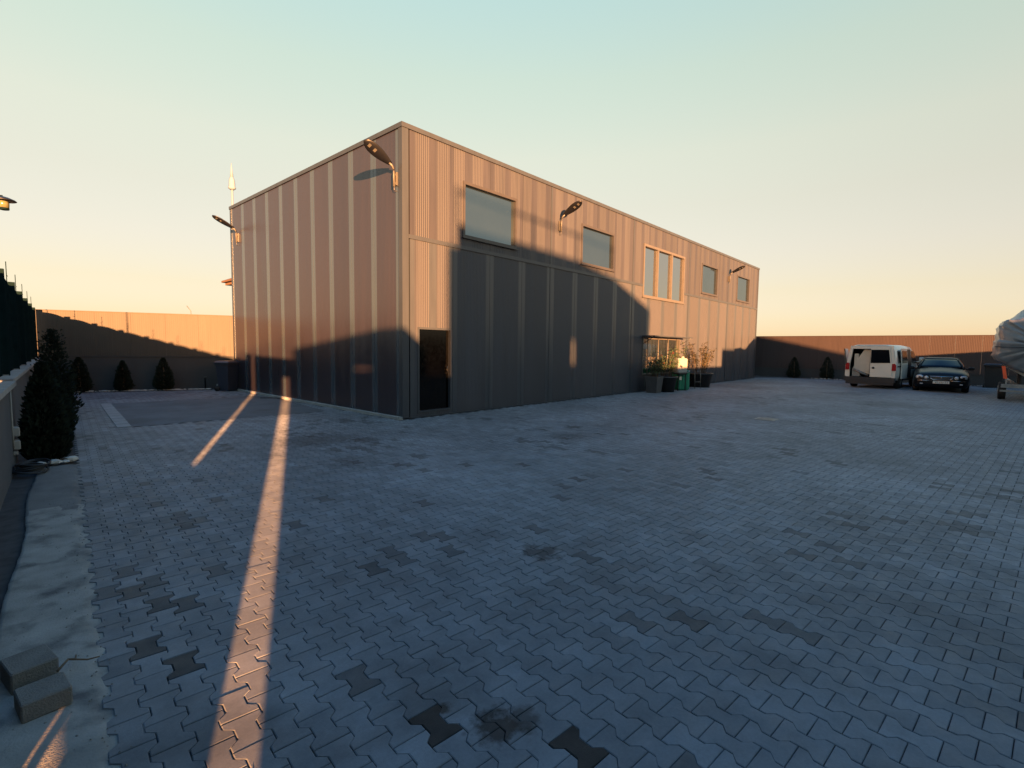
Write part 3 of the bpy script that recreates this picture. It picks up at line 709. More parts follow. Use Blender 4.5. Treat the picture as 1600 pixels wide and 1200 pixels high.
hprism('wall', 'houseplaster', th, [(5.9,2.78+dz),(6.03,2.78+dz),(6.03,4.6+dz),(5.9,4.6+dz)]); hprism('wall', 'houseplaster', th, [(5.9,-.1),(6.03,-.1),(6.03,1.38+dz),(5.9,1.38+dz)])
hprism('roof_slab', 'coping', th, [(1.44,4.6+dz),(6.2,4.6+dz),(8.1,4.36+dz),(10.64,3.55+dz),(10.64,3.62+dz),(8.1,4.44+dz),(6.2,4.68+dz),(1.44,4.68+dz)], T-.1, T+7.1)
for s in (1.45, 4.07, 6.05, 8.0): hb('post', 'fence', th, (s-.035, s+.035, T, T+.07, 4.69+dz, 5.55+dz))
hb('rail', 'fence', th, (1.41, 8.04, T+.075, T+.115, 5.42+dz, 5.5+dz))
for s in (2.2, 4.4, 7.0, 9.0): 
    o = hb('window', 'frame', hw, (s, s+1.1, T-.03, T-.001, 2.2, 3.5)); 
# shed with a sloping roof just outside the gate: its shadow lies on the short side of the warehouse
sh = tag(empty('garden_shed', (0,0,0)), 'wooden shed with sloping roof outside the gate, out of frame', 'shed')
T2 = 22.; d2 = T2*TE
b = MB()
def sun_prism(mb, pts, t0, t1):
    mb.loft([[O0 + SP*s - ST*t + Vector((0,0,z + (TE*.912*max(0,-s)/.411 if z > 0 else 0))) for s, z in pts] for t in (t0, t1)])
sun_prism(b, [(-2.26,-.1), (.62,-.1), (.62,.98+d2), (-2.26,.98+d2)], T2, T2+2.5); b.build('wall', M['housewood'], sh)
b = MB(); sun_prism(b, [(-2.26,1.26+d2), (.62,1.26+d2), (.62,1.68+d2), (.42,1.78+d2), (.05,2.06+d2), (-.36,2.05+d2), (-2.26,1.53+d2)], T2, T2+2.5); b.build('roof', M['rooftile'], sh)
b = MB(); sun_prism(b, [(-2.26,.981+d2), (-1.58,.981+d2), (-1.58,1.259+d2), (-2.26,1.259+d2)], T2, T2+2.5); b.build('post', M['housewood'], sh)
b = MB(); sun_prism(b, [(-.55,.981+d2), (.62,.981+d2), (.62,1.259+d2), (-.55,1.259+d2)], T2, T2+2.5); b.build('post', M['housewood'], sh)
# gabled house farther right
gh = tag(empty('gabled_house', (0,0,0)), 'gable-roofed neighbour house behind the yard wall, out of frame', 'house')
RF = Vector((25.34,0,0)) - SP*23.11   # reference so that s is measured as .912x-.411y
T3 = 28.; 
def sp2(mb, pts, t0, t1):
    base = SP*0
    mb.loft([[Vector((.912*s + -.411*t, -.411*s - .912*t, z)) for s, z in pts] for t in (t0, t1)])
# positions given by (s, z) on a plane through the long front moved T3 towards the sun, allowing for the slant of that plane
def tt_(s, y): return y/.912
b = MB()
offt = 18.5
sp2(b, [(18.0,-.1),(28.0,-.1),(28.0,3.3),(25.3,5.6),(24.6,5.6),(22.2,4.6),(21.0,4.25),(18.0,4.15)], offt, offt+6); b.build('wall', M['houseplaster'], gh)
b = MB(); sp2(b, [(28.3,3.2),(28.3,3.36),(25.0,5.9),(22.6,4.9),(22.6,4.75),(25.0,5.75)], offt-.3, offt+6.3); b.build('roof', M['rooftile'], gh)

# house behind the warehouse: only the corner of its eaves shows beside the left wall
hz = tag(empty('house', (9.55, 24, 1.07)), 'house behind the warehouse with its clay-tiled eave just showing', 'house')
b = MB(); b.box((-3.0,-3.7,-1.1), (6,5,4.66)); b.build('wall', M['houseplaster'], hz)
b = MB(); b.add([(-3.68,-4.3,4.85),(6.6,-4.3,4.85),(6.6,5.6,4.85),(-3.68,5.6,4.85),(-.2,.6,6.6),(3.2,.6,6.6),(-3.68,-4.3,4.97),(6.6,-4.3,4.97),(6.6,5.6,4.97),(-3.68,5.6,4.97)], [(0,3,2,1),(0,1,7,6),(1,2,8,7),(2,3,9,8),(3,0,6,9),(6,7,5,4),(7,8,5),(8,9,4,5),(9,6,4)]); b.build('roof', M['rooftile'], hz)
b = MB(); b.box((-3.5,-4.1,4.67), (6.4,5.4,4.845)); b.build('eave', M['housewood'], hz)
# slender pale tower far away
SPX = .3435
sx = tag(empty('spire', (CAM.x+SPX*124, CAM.y+124, 0)), 'slender pale spire far away above the left corner of the warehouse', 'tower')
b = MB(); b.lathe([(.26,0),(.24,36.1)], n=10); b.build('shaft', M['spire'], sx)
b = MB(); b.lathe([(.4,36.1),(.78,36.4),(.78,36.7),(.68,36.8),(.6,38.2),(.38,38.9)], n=10); b.build('gallery', M['spire'], sx)
b = MB(); b.lathe([(.34,38.9),(.18,40.5),(.05,42.0)], n=10); b.build('tip', M['spire'], sx)
rod = MB(); rod.tube([(-.45,12.9,1.0),(-.60,12.9,2.90),(-.73,12.9,3.09)], .012, 6); tag(rod.build('antenna_rod', M['lampgrey']), 'thin bent rod sticking up just above the back wall', 'rod')

# ------------------------------------------------------------------ plants
def conifer(loc, h, r, label, n, seed, group='clipped conifers along the walls', loose=0.0):
    q = random.Random(seed); o = tag(empty('conifer', loc), label, 'conifer', group)
    t = MB(); t.tube([(0,0,-.05),(q.uniform(-.02,.02),q.uniform(-.02,.02),h*.5),(0,0,h*.9)], [.045,.03,.008], 7); t.build('trunk', M['bark'], o)
    c = MB(); lob = [(q.uniform(0,6.28), q.uniform(.1,.9), q.uniform(.08,.22)) for _ in range(14)]
    for i in range(n):
        z = q.random()**1.25; a = q.uniform(0, 6.283)
        prof = (1-z)**.62 * (.62+.38*min(1, z/.12)) if z > .0 else .6
        k = 1 + sum(s*math.exp(-((a-la+3.14) % 6.283-3.14)**2/.3-((z-lz)/.12)**2) for la, lz, s in lob) - .06
        rr = r*prof*k*(q.random()**.33 if q.random() < .8 else q.random()) + loose*q.gauss(0,.05)
        p = Vector((rr*math.cos(a), rr*math.sin(a), .03+z*h*.97))
        out = Vector((math.cos(a), math.sin(a), q.uniform(.4,1.8))).normalized(); ln = q.uniform(.045,.10)*(.7+.5*(1-z)); side = out.cross(Vector((q.gauss(0,1),q.gauss(0,1),q.gauss(0,1)))).normalized()*ln*.28
        c.add([p-side*.5, p+out*ln*.5-side, p+out*ln, p+out*ln*.5+side], [(0,1,2,3)])
    c.build('crown', M['needle'], o)
    return o
conifer((-5.90, -.02, 0), 1.36, .265, 'big dark conifer beside the left wall, nearest of the row', 5200, 1)
conifer((-5.62, 2.2, 0), 1.30, .28, 'second dark conifer of the row along the left wall', 3600, 2)
conifer((-5.33, 4.9, 0), 1.92, .36, 'tallest loose-crowned conifer near the far end of the left wall', 3600, 3, loose=1.2)
conifer((-4.05, 12.22, 0), 1.13, .36, 'leftmost of the three small conifers before the back wall', 2600, 4)
conifer((-2.98, 11.78, 0), 1.02, .27, 'middle one of the three small conifers before the back wall', 2400, 5)
conifer((-1.92, 11.34, 0), 1.12, .33, 'rightmost of the three small conifers before the back wall', 2400, 6)
conifer((27.75, -1.55, 0), 1.25, .42, 'small conifer before the right wall, nearer the warehouse', 2000, 7)
conifer((27.75, -3.3, 0), 1.3, .42, 'small conifer before the right wall, nearer the white van', 2000, 8)

def rock(q, s):
    b = MB(); n = 7; rings = []
    for z, k in ((-.5,.55),(-.1,1.),(.35,.85),(.55,.35)):
        rings.append([(s*k*math.cos(2*math.pi*i/n)*q.uniform(.75,1.2), s*.8*k*math.sin(2*math.pi*i/n)*q.uniform(.75,1.2), s*z*.75) for i in range(n)])
    b.loft(rings); return b
q = random.Random(11)
ROCKS = [((-6.10,-.36), .045, 'small pale stone farthest left under the big conifer'), ((-5.99,-.42), .075, 'angular pale stone left of middle under the big conifer'), ((-5.86,-.41), .085, 'squarish pale stone under the middle of the big conifer'), ((-5.75,-.40), .05, 'flat pale stone right of middle under the big conifer'), ((-5.67,-.31), .085, 'long pale stone under the right edge of the big conifer')]
for (x, yy), s, lb in ROCKS:
    o = rock(q, s).build('stone', M['stone']); o.location = (x, yy, .03+s*.3); o.rotation_euler = (0,0,q.uniform(0,3)); tag(o, lb, 'stone', 'pale stones round the big conifer')
gv = MB()
for i in range(230):
    s = q.uniform(.015,.05); P_ = BW0 + bd*(.75+4.0*q.random()**.9) + bn*(.47+q.gauss(0,.05)); rk = rock(q, s); a = q.uniform(0,3)
    gv.add([(P_.x+vx*math.cos(a)-vy*math.sin(a), P_.y+vx*math.sin(a)+vy*math.cos(a), .02+s*.3+vz) for vx, vy, vz in rk.v], rk.f)
for i in range(260):
    s = q.uniform(.02,.06); rk = rock(q, s)
    px, py = RX-1.1+q.gauss(0,.05), -12.5+14*q.random()
    if not (-10.2 < py < -7.0 or -5.2 < py < -2.6): continue
    gv.add([(px+vx, py+vy, .02+s*.3+vz) for vx, vy, vz in rk.v], rk.f)
tag(gv.build('pebbles', M['stone']), 'pale pebbles edging the planting beds', 'pebbles', kind='stuff')

gt = MB(); q = random.Random(31)
def crumb(x, yy, s_, z0):
    a = q.uniform(0, 6.28); c, d_ = math.cos(a)*s_, math.sin(a)*s_
    gt.add([(x+c,yy+d_,z0),(x-d_*.7,yy+c*.7,z0),(x-c*.8,yy-d_*.9,z0),(x+d_,yy-c*.6,z0),(x+q.uniform(-.3,.3)*s_,yy+q.uniform(-.3,.3)*s_,z0+s_*.8)], [(0,1,4),(1,2,4),(2,3,4),(3,0,4)])
for i in range(420):
    yy = -9 + 8.4*q.random(); xl = wall_x(yy)+.22; xr = O.x+.1035*(yy+.2)+.05; t = 1-q.random()**1.8
    crumb(xl+(xr-xl)*t, yy, q.uniform(.002,.008), .010 if t < .9 else .002)
for i in range(260):
    p_ = pq(7*q.random()**1.5, -8+8*q.random()); crumb(p_.x, p_.y, q.uniform(.0015,.006), .0005)
tag(gt.build('grit', M['block']), 'loose grit and crumbs scattered on the paving and strip', 'grit', kind='stuff')
# ------------------------------------------------------------------ small things on the left strip
def block(loc, rz, tilt, dims, label, name='concrete_block'):
    b = MB(); a, c, h_ = dims; b.bbox((-a/2,-c/2,0), (a/2,c/2,h_), .006)
    o = b.build(name, M['block']); o.location = loc; o.rotation_euler = (tilt[0], tilt[1], rz); return tag(o, label, 'block', 'loose blocks on the concrete strip')
block((-6.475, -6.02, .012), .15, (.0,0), (.17, .20, .105), 'grey block with a dark near face, farther of the two on the strip')
block((-6.45, -6.31, .012), .08, (0,0), (.17, .17, .085), 'grey block nearer the camera of the two on the strip')
tw = MB(); tw.tube([(-6.39,-6.20,.095),(-6.345,-6.13,.10),(-6.31,-6.05,.05),(-6.30,-5.98,.035)], [.006,.005,.004,.003], 6); tw.tube([(-6.345,-6.13,.10),(-6.27,-6.10,.05),(-6.22,-6.08,.034)], [.005,.004,.003], 6); tag(tw.build('twig', M['bark']), 'forked dry twig lying against the blocks', 'twig')
coil = MB()
for k in range(7):
    r_ = .14+.012*q.uniform(-1,1)*2; cx, cy = -6.10+q.uniform(-.03,.03), -.72+q.uniform(-.03,.03)
    coil.tube([(cx+r_*math.cos(t), cy+r_*1.3*math.sin(t), .045+.014*k+.01*math.sin(2*t+k)) for t in [2*math.pi*i/22 for i in range(23)]], .011, 6)
tag(coil.build('hose_coil', M['hose']), 'dark coiled hose on the soil beside the big conifer', 'hose')
so = tag(empty('wall_socket', lw(-.45,.0,.0)), 'two white socket boxes fed by a thin pipe on the left wall', 'socket')
b = MB(); b.tube([(.008,.0,.30),(.008,.0,.5),(.006,-.03,1.04)], .010, 6); b.build('conduit', M['white_plastic'], so)
for z in (.44, .27):
    b = MB(); b.bbox((.0,.02,z), (.075,.13,z+.12), .012); b.build('socket_box', M['white_plastic'], so)
b = MB(); b.bbox((.0,.03,.20), (.05,.10,.25), .01); b.build('plug', M['white_plastic'], so)

# wheelie bin, white box, tap at the back corner
def wheelie(loc, rz, label, h=1.06, wd=.55, mt='navy_plastic'):
    o = tag(empty('wheelie_bin', loc, rz), label, 'bin')
    def rg(a, c, z): return [(-a,-c,z),(a,-c,z),(a,c,z),(-a,c,z)]
    b = MB(); b.loft([rg(wd*.38,wd*.36,.02), rg(wd*.47,wd*.47,h*.86), rg(wd*.51,wd*.51,h*.87), rg(wd*.51,wd*.51,h*.92)]); b.build('body', M[mt], o)
    b = MB(); b.loft([rg(wd*.54,wd*.54,h*.922), rg(wd*.54,wd*.54,h*.95), rg(wd*.42,wd*.44,h)]); b.box((-wd*.45,wd*.54,h*.93),(wd*.45,wd*.62,h*.96)); b.build('lid', M[mt], o)
    for s in (-1, 1):
        b = MB(); b.tube([(s*wd*.40,wd*.40,.1),(s*wd*.5,wd*.40,.1)], .1, 14); b.build('wheel', M['rubber'], o)
    b = MB(); b.tube([(-wd*.4,wd*.62,h*.9),(wd*.4,wd*.62,h*.9)], .018, 8); b.build('handle', M[mt], o)
    return o
wheelie((-.36, 9.85, 0), .5, 'dark blue wheelie bin at the far left corner of the warehouse')
b = MB(); b.bbox((-.11,-.1,0), (.11,.1,.19), .012); bo = b.build('box', M['white_plastic']); bo.location = (-.31, 10.75, .0); bo.rotation_euler[2] = .3; tag(bo, 'small white box on the ground beside the dark blue bin', 'box')
tp = tag(empty('garden_tap', (-.75, 10.95, 0)), 'short dark standpipe with a tap before the back wall', 'tap')
b = MB(); b.tube([(0,0,0),(0,0,.42),(.0,-.04,.44),(0,-.10,.42)], .02, 8); b.build('pipe', M['lampdark'], tp); b = MB(); b.box((-.04,-.05,.44),(.04,-.02,.46)); b.build('handle', M['lampgrey'], tp)
hs = MB(); hs.tube([(-.35+.9*t-.2, 6.55-1.4*t+.25*math.sin(3*t), .02) for t in [0,.1,.2,.3,.4,.5]], .014, 6); tag(hs.build('hose', M['hose']), 'short dark hose lying by the short side of the warehouse', 'hose')
gr = tag(empty('drain_grate', (6.3,-5.85,0)), 'small dark drain grate set in the paving before the long front', 'grate')
b = MB(); 
for a, c in (((-.22,-.22,-.01),(.22,-.19,.012)), ((-.22,.19,-.01),(.22,.22,.012)), ((-.22,-.19,-.01),(-.19,.19,.012)), ((.19,-.19,-.01),(.22,.19,.012))): b.box(a, c)
b.build('frame', M['steel'], gr)
for k in range(7): b = MB(); b.box((-.16+k*.05,-.189,-.005), (-.135+k*.05,.189,.009)); b.build('grate_bar', M['steel'], gr)

# ------------------------------------------------------------------ pots and plants by the barred window
def plant(loc, label, pot, potdim, h, spread, nl, seed, leafm='leaf', flowers=0, stake=None, nb=9, name='potted_plant'):
    q = random.Random(seed); o = tag(empty(name, loc), label, 'plant', 'potted plants by the barred window')
    r0, r1, ph = potdim
    b = MB()
    if pot == 'round': b.lathe([(r0,.0),(r1*.94,ph*.9),(r1*1.03,ph*.92),(r1*1.03,ph),(r1*.9,ph),(r1*.88,ph*.93)], n=22); b.build('pot', M['potblack'], o)
    else: b.loft([[(-k,-k,z),(k,-k,z),(k,k,z),(-k,k,z)] for k, z in ((r0,0),(r1,ph*.93),(r1*1.04,ph*.935),(r1*1.04,ph),(r1*.9,ph),(r1*.88,ph*.94))]); b.build('pot', M['potgrey'], o)
    b = MB(); b.lathe([(r1*.86,ph*.90),(r1*.86,ph*.93)], n=14); b.build('soil', M['soil'], o)
    st = MB(); lf = MB(); fl = MB()
    for k in range(nb):
        a = q.uniform(0,6.28); top = Vector((spread*math.cos(a)*q.uniform(.3,1), spread*math.sin(a)*q.uniform(.3,1), ph+h*q.uniform(.5,1))); base = Vector((r1*.4*math.cos(a), r1*.4*math.sin(a), ph*.9)); mid = base.lerp(top,.5)+Vector((0,0,h*.08))
        st.tube([base, mid, top], [.010,.008,.004], 5)
        for i in range(nl):
            t = q.uniform(.25,1.05); p = base.lerp(mid, min(1,t*2)) if t < .5 else mid.lerp(top, (t-.5)*2)
            p = p + Vector((q.gauss(0,.04),q.gauss(0,.04),q.gauss(0,.03))); d_ = Vector((q.gauss(0,1),q.gauss(0,1),q.uniform(-.3,.8))).normalized(); s_ = d_.cross(Vector((0,0,1))).normalized(); ln = q.uniform(.07,.15)
            lf.add([p, p+d_*ln*.5+s_*ln*.22+Vector((0,0,.012)), p+d_*ln-Vector((0,0,.02)), p+d_*ln*.5-s_*ln*.22+Vector((0,0,.012))], [(0,1,2,3)])
        for i in range(flowers):
            p = top + Vector((q.gauss(0,.06),q.gauss(0,.06),q.gauss(0,.05)))
            for j in range(6):
                d_ = Vector((q.gauss(0,1),q.gauss(0,1),q.gauss(.3,1))).normalized(); s_ = d_.cross(Vector((.3,.2,1))).normalized()
                fl.add([p, p+d_*.035+s_*.02, p+d_*.06, p+d_*.035-s_*.02], [(0,1,2,3)])
    st.build('stems', M['bark'], o); lf.build('leaves', M[leafm], o)
    if flowers: fl.build('flowers', M['flower'], o)
    if stake:
        b = MB(); b.tube([(stake[0],stake[1],ph*.6),(stake[0],stake[1],stake[2])], .011, 6); b.build('stake', M['frame_pale'], o)
    return o
plant((10.98, -.62, 0), 'spiky green plant in a dark square planter, leftmost of the pots', 'square', (.20,.25,.62), .75, .3, 28, 21, nb=13)
plant((11.75, -.75, 0), 'red-flowered plant in a round black pot left of the white canister', 'round', (.30,.42,.60), 1.0, .45, 40, 22, flowers=1, nb=13, stake=(.1,.05,1.9))
plant((15.35, -.62, 0), 'bushy olive-leaved plant in the wide round black pot at the right', 'round', (.42,.56,.62), 1.35, .75, 40, 23, 'leaf_olive', flowers=0, nb=20, stake=(.05,.0,1.75))
plant((13.75, -.42, 0), 'tall dark-leaved plant standing behind the green bin', 'round', (.2,.27,.4), 1.55, .38, 36, 24, 'leaf', nb=12)
gb = tag(empty('green_canister', (13.12,-.72,0), -.5), 'bright green plastic drum between the two black pots', 'drum')
def rr(k, c, z): return [(-k,-c,z),(k,-c,z),(k,c,z),(-k,c,z)]
b = MB(); b.bbox((-.28,-.26,0), (.28,.26,.82), .05); b.build('body', M['green_plastic'], gb)
for x in (-.12, .1): b = MB(); b.box((x,-.275,.06),(x+.05,-.261,.78)); b.build('rib', M['green_plastic'], gb)
b = MB(); b.tube([(.05,-.28,.70),(.14,-.31,.74),(.22,-.28,.80)], .018, 6); b.build('handle', M['white_plastic'], gb)
b = MB(); b.box((-.25,-.266,.42),(-.15,-.262,.56)); b.build('sticker', M['plate'], gb)
wc = tag(empty('white_canister', (12.72,-.86,.0), -.3), 'upright white plastic canister on a stand before the barred window', 'canister')
b = MB(); b.bbox((-.27,-.16,.70), (.27,.16,1.30), .04); b.lathe([(.07,1.30),(.07,1.36),(.05,1.37)], (.12,0,0), 12); b.build('body', M['white_plastic'], wc)
b = MB(); b.add([(-.2,-.166,.98),(-.12,-.166,.92),(-.02,-.166,.96),(-.1,-.166,1.0),(-.16,-.166,1.06)], [(0,1,2,3,4)]); b.build('mark', M['ink'], wc)
b = MB(); b.box((-.25,-.15,.66),(.25,.15,.70)); 
for x, yy in ((-.22,-.12),(.2,-.12),(-.22,.1),(.2,.1)): b.box((x,yy,0),(x+.03,yy+.03,.66))
b.build('stand', M['lampdark'], wc)
ld = tag(empty('metal_stand', (14.35,-.95,0), -.4), 'thin pale metal step stand beside the green drum', 'stand')
for x in (-.16, .16): b = MB(); b.tube([(x,0,0),(x,.03,.78)], .014, 6); b.build('leg', M['lampgrey'], ld)
for z in (.28, .7): b = MB(); b.tube([(-.16,.02*z,z),(.16,.02*z,z)], .012, 6); b.build('rung', M['lampgrey'], ld)

# ------------------------------------------------------------------ vehicles
def wheel(par, x, y, r, wd, side):
    b = MB(); c = []
    def ring(rad, yy, n=24): return [(x+rad*math.cos(2*math.pi*i/n), yy, r+rad*math.sin(2*math.pi*i/n)) for i in range(n)]
    b.loft([ring(r*.62,y-wd/2), ring(r*.95,y-wd/2), ring(r,y-wd*.36), ring(r,y+wd*.36), ring(r*.95,y+wd/2), ring(r*.62,y+wd/2)], 0, True, True)
    t = b.build('wheel', M['rubber'], par)
    k = MB(); yo = y+side*wd*.505; k.loft([ring(r*.60,yo), ring(r*.55,yo+side*.012), ring(r*.2,yo+side*.004)], 0, True, True); k.build('rim', M['steel'], t)
def quad(par, name, mt, pts, th, nrm, mi=0):
    """thin bent plate: polygon pts extruded by th along nrm"""
    n = len(pts); nv = Vector(nrm)*th; b = MB(); b.loft([[Vector(p) for p in pts], [Vector(p)+nv for p in pts]]); return b.build(name, M[mt], par)

# white van: local x forward, rear at x=0
van = tag(empty('van', (20.95,-6.15,0), R(-7)), 'white van with an open rear door and cream sheets loaded inside', 'van')
def vsec(x, hw_, zt, zb, tum=.12, belt=1.08):
    hr = hw_-tum
    return [(x,-hw_*.96,zb),(x,-hw_,zb+.18),(x,-hw_,belt),(x,-hr-.03,zt-.22),(x,-hr+.07,zt-.06),(x,-hr+.25,zt),(x,hr-.25,zt),(x,hr-.07,zt-.06),(x,hr+.03,zt-.22),(x,hw_,belt),(x,hw_,zb+.18),(x,hw_*.96,zb)]
b = MB()
b.loft([vsec(.03,.93,1.93,.42), vsec(.12,.95,1.96,.38), vsec(2.4,.95,1.97,.34), vsec(3.3,.95,1.94,.34), vsec(3.65,.94,1.80,.34,.2), vsec(4.15,.93,1.42,.34,.12,.98), vsec(4.55,.90,1.08,.34,.06,.8), vsec(4.8,.82,.95,.36,.05,.75), vsec(4.88,.70,.80,.42,.04,.65)], 0, False, True)
body = b.build('body', M['vanwhite'], van)
b = MB(); b.loft([[(4.879,yy,z) for _, yy, z in vsec(4.88,.70,.80,.42,.04,.65)], [(4.9,yy*.9,.6+(z-.6)*.9) for _, yy, z in vsec(4.88,.70,.80,.42,.04,.65)]]); b.build('nose', M['darkplastic'], van)
b = MB()   # rear frame around the door opening
b.box((.0,-.93,.44),(.10,-.80,1.08)); b.box((.0,.80,.44),(.10,.93,1.08)); b.add([(0,-.93,1.08),(0,-.80,1.08),(0,-.70,1.78),(0,-.82,1.78),(.1,-.93,1.08),(.1,-.80,1.08),(.1,-.70,1.78),(.1,-.82,1.78)], [(0,1,2,3),(7,6,5,4),(1,5,6,2),(0,3,7,4)])
b.add([(0,.93,1.08),(0,.80,1.08),(0,.70,1.78),(0,.82,1.78),(.1,.93,1.08),(.1,.80,1.08),(.1,.70,1.78),(.1,.82,1.78)], [(3,2,1,0),(4,5,6,7),(2,6,5,1),(4,7,3,0)])
b.box((.0,-.80,1.78),(.10,.80,1.91)); b.build('rear_frame', M['vanwhite'], van)
# load space painted black in place of interior shade (open to the rear)
b = MB(); b.add([(.05,-.86,.5),(.05,.86,.5),(.05,.78,1.84),(.05,-.78,1.84),(2.3,-.86,.5),(2.3,.86,.5),(2.3,.78,1.84),(2.3,-.78,1.84)], [(0,1,5,4),(1,2,6,5),(2,3,7,6),(3,0,4,7),(4,5,6,7)]); b.build('load_space', M['black'], van)
b = MB(); b.box((-.14,-.95,.30),(.06,.95,.50)); b.box((-.12,-.90,.18),(.06,.90,.30)); b.build('rear_bumper', M['darkplastic'], van)
# right rear door (closed) with window
b = MB(); b.add([(-.03,-.80,.52),(-.03,.0,.52),(-.03,.0,1.80),(-.03,-.69,1.80),(-.03,-.80,1.08),(.02,-.80,.52),(.02,.0,.52),(.02,.0,1.80),(.02,-.69,1.80),(.02,-.80,1.08)], [(4,3,2,1,0),(5,6,7,8,9),(0,1,6,5),(1,2,7,6),(2,3,8,7),(3,4,9,8),(4,0,5,9)])
rd_ = b.build('rear_door', M['vanwhite'], van)
quad(rd_, 'rear_window', 'carglass', [(-.034,-.735,1.16),(-.034,-.015,1.14),(-.034,-.015,1.74),(-.034,-.665,1.74)], .006, (-1,0,0))
b = MB(); b.lathe([(.05,0),(.05,.02),(.03,.03)], n=12); h_ = b.build('handle', M['darkplastic'], rd_); h_.location = (-.032,-.12,.93); h_.rotation_euler = (0,-math.pi/2,0)
# left rear door swung open sideways
b = MB(); b.box((-.72,.93,.52),(-.0,.975,1.05)); b.add([(-.72,.93,1.05),(0,.93,1.05),(0,.84,1.78),(-.66,.84,1.78),(-.72,.975,1.05),(0,.975,1.05),(0,.885,1.78),(-.66,.885,1.78)], [(0,1,2,3),(7,6,5,4),(2,6,7,3),(0,3,7,4)])
ol = b.build('rear_door', M['vanwhite'], van); ol.data.transform(Matrix.Translation((0,.95,0)) @ Matrix.Rotation(R(-175),4,'Z') @ Matrix.Translation((0,-.95,0)))
for s in (-1, 1): quad(van, 'tail_light', 'tail', [(-.012,s*.80,.82),(-.012,s*.955,.82),(-.012,s*.955,1.06),(-.012,s*.90,1.14),(-.012,s*.80,1.12)][::1 if s > 0 else -1], .025, (-1,0,0))
# right side: rear quarter window, rail, black plate painted as the shaded sliding-door opening, front door
quad(van, 'side_window', 'carglass', [(.30,-.957,1.16),(1.45,-.957,1.16),(1.45,-.878,1.70),(.38,-.878,1.70)], .006, (0,-1,0))
quad(van, 'door_rail', 'darkplastic', [(.22,-.952,.98),(1.6,-.952,.98),(1.6,-.952,1.04),(.22,-.952,1.04)], .02, (0,-1,0))
quad(van, 'sliding_door_shade', 'black', [(1.72,-.955,.46),(2.72,-.955,.46),(2.72,-.955,1.08),(2.72,-.87,1.78),(1.72,-.87,1.78),(1.72,-.955,1.08)], .008, (0,-1,0))
quad(van, 'sliding_door', 'vanwhite', [(.62,-1.0,.46),(1.68,-1.0,.46),(1.68,-1.0,1.08),(1.68,-.93,1.80),(.62,-.93,1.80),(.62,-1.0,1.08)], .03, (0,-1,0))
quad(van, 'side_window', 'carglass', [(.72,-1.032,1.16),(1.58,-1.032,1.16),(1.58,-.972,1.70),(.72,-.972,1.70)], .006, (0,-1,0))
quad(van, 'side_window', 'carglass', [(2.85,-.957,1.14),(3.95,-.955,1.12),(3.5,-.87,1.68),(2.9,-.872,1.72)], .006, (0,-1,0))
quad(van, 'windscreen', 'carglass', [(3.70,-.66,1.80),(4.20,-.80,1.36),(4.20,.80,1.36),(3.70,.66,1.80)], .012, (.66,0,.75))
for s in (-1, 1):
    b = MB(); b.bbox((3.62,s*1.16-.09,1.14),(3.74,s*1.16+.09,1.40), .03); b.tube([(3.7,s*.93,1.18),(3.68,s*1.1,1.2)], .03, 6); b.build('mirror', M['vanwhite'] if s > 0 else M['vanwhite'], van)
for x in (.98, 3.95):
    for s in (-1, 1):
        wheel(van, x, s*.84, .33, .22, s)
        b = MB(); b.loft([[(x+.40*math.cos(t), s*k, max(.32, .36+.40*math.sin(t))) for t in [math.pi*i/12 for i in range(13)]] for k in (.70,.9565)], 0, True); b.build('wheel_arch', M['black'], van)
# cream foam sheets and boards in the load space
ms = tag(empty('foam_sheets', (20.95,-6.15,.5), R(-7)), 'cream sheets leaning inside the open rear door of the van', 'sheets')
b = MB(); b.add([(.12,.70,.40),(.12,.06,.12),(.12,.03,1.22),(.12,.28,1.26),(.12,.45,.95),(.9,.70,.40),(.9,.06,.12),(.9,.03,1.22),(.9,.28,1.26),(.9,.45,.95)], [(0,1,2,3,4),(9,8,7,6,5),(1,0,5,6),(2,1,6,7),(3,2,7,8),(4,3,8,9),(0,4,9,5)]); b.build('sheet', M['mattress'], ms)
b = MB(); b.box((.08,.04,.28),(.115,.22,.90)); b.build('sheet', M['mattress'], ms)
b = MB(); b.box((.125,.50,.45),(.5,.66,1.05)); b.build('sheet', M['mattress'], ms)
b = MB(); b.add([(.1,.72,.02),(.1,.42,.02),(.1,.42,.30),(.1,.72,.38),(.6,.72,.02),(.6,.42,.02),(.6,.42,.30),(.6,.72,.38)], [(0,1,2,3),(7,6,5,4),(2,1,5,6),(3,2,6,7),(0,3,7,4)]); b.build('carton', M['coping'], ms)
b = MB(); b.tube([(.09,.66,.33),(.09,.10,.07)], .045, 8); b.build('bar', M['steel'], ms)

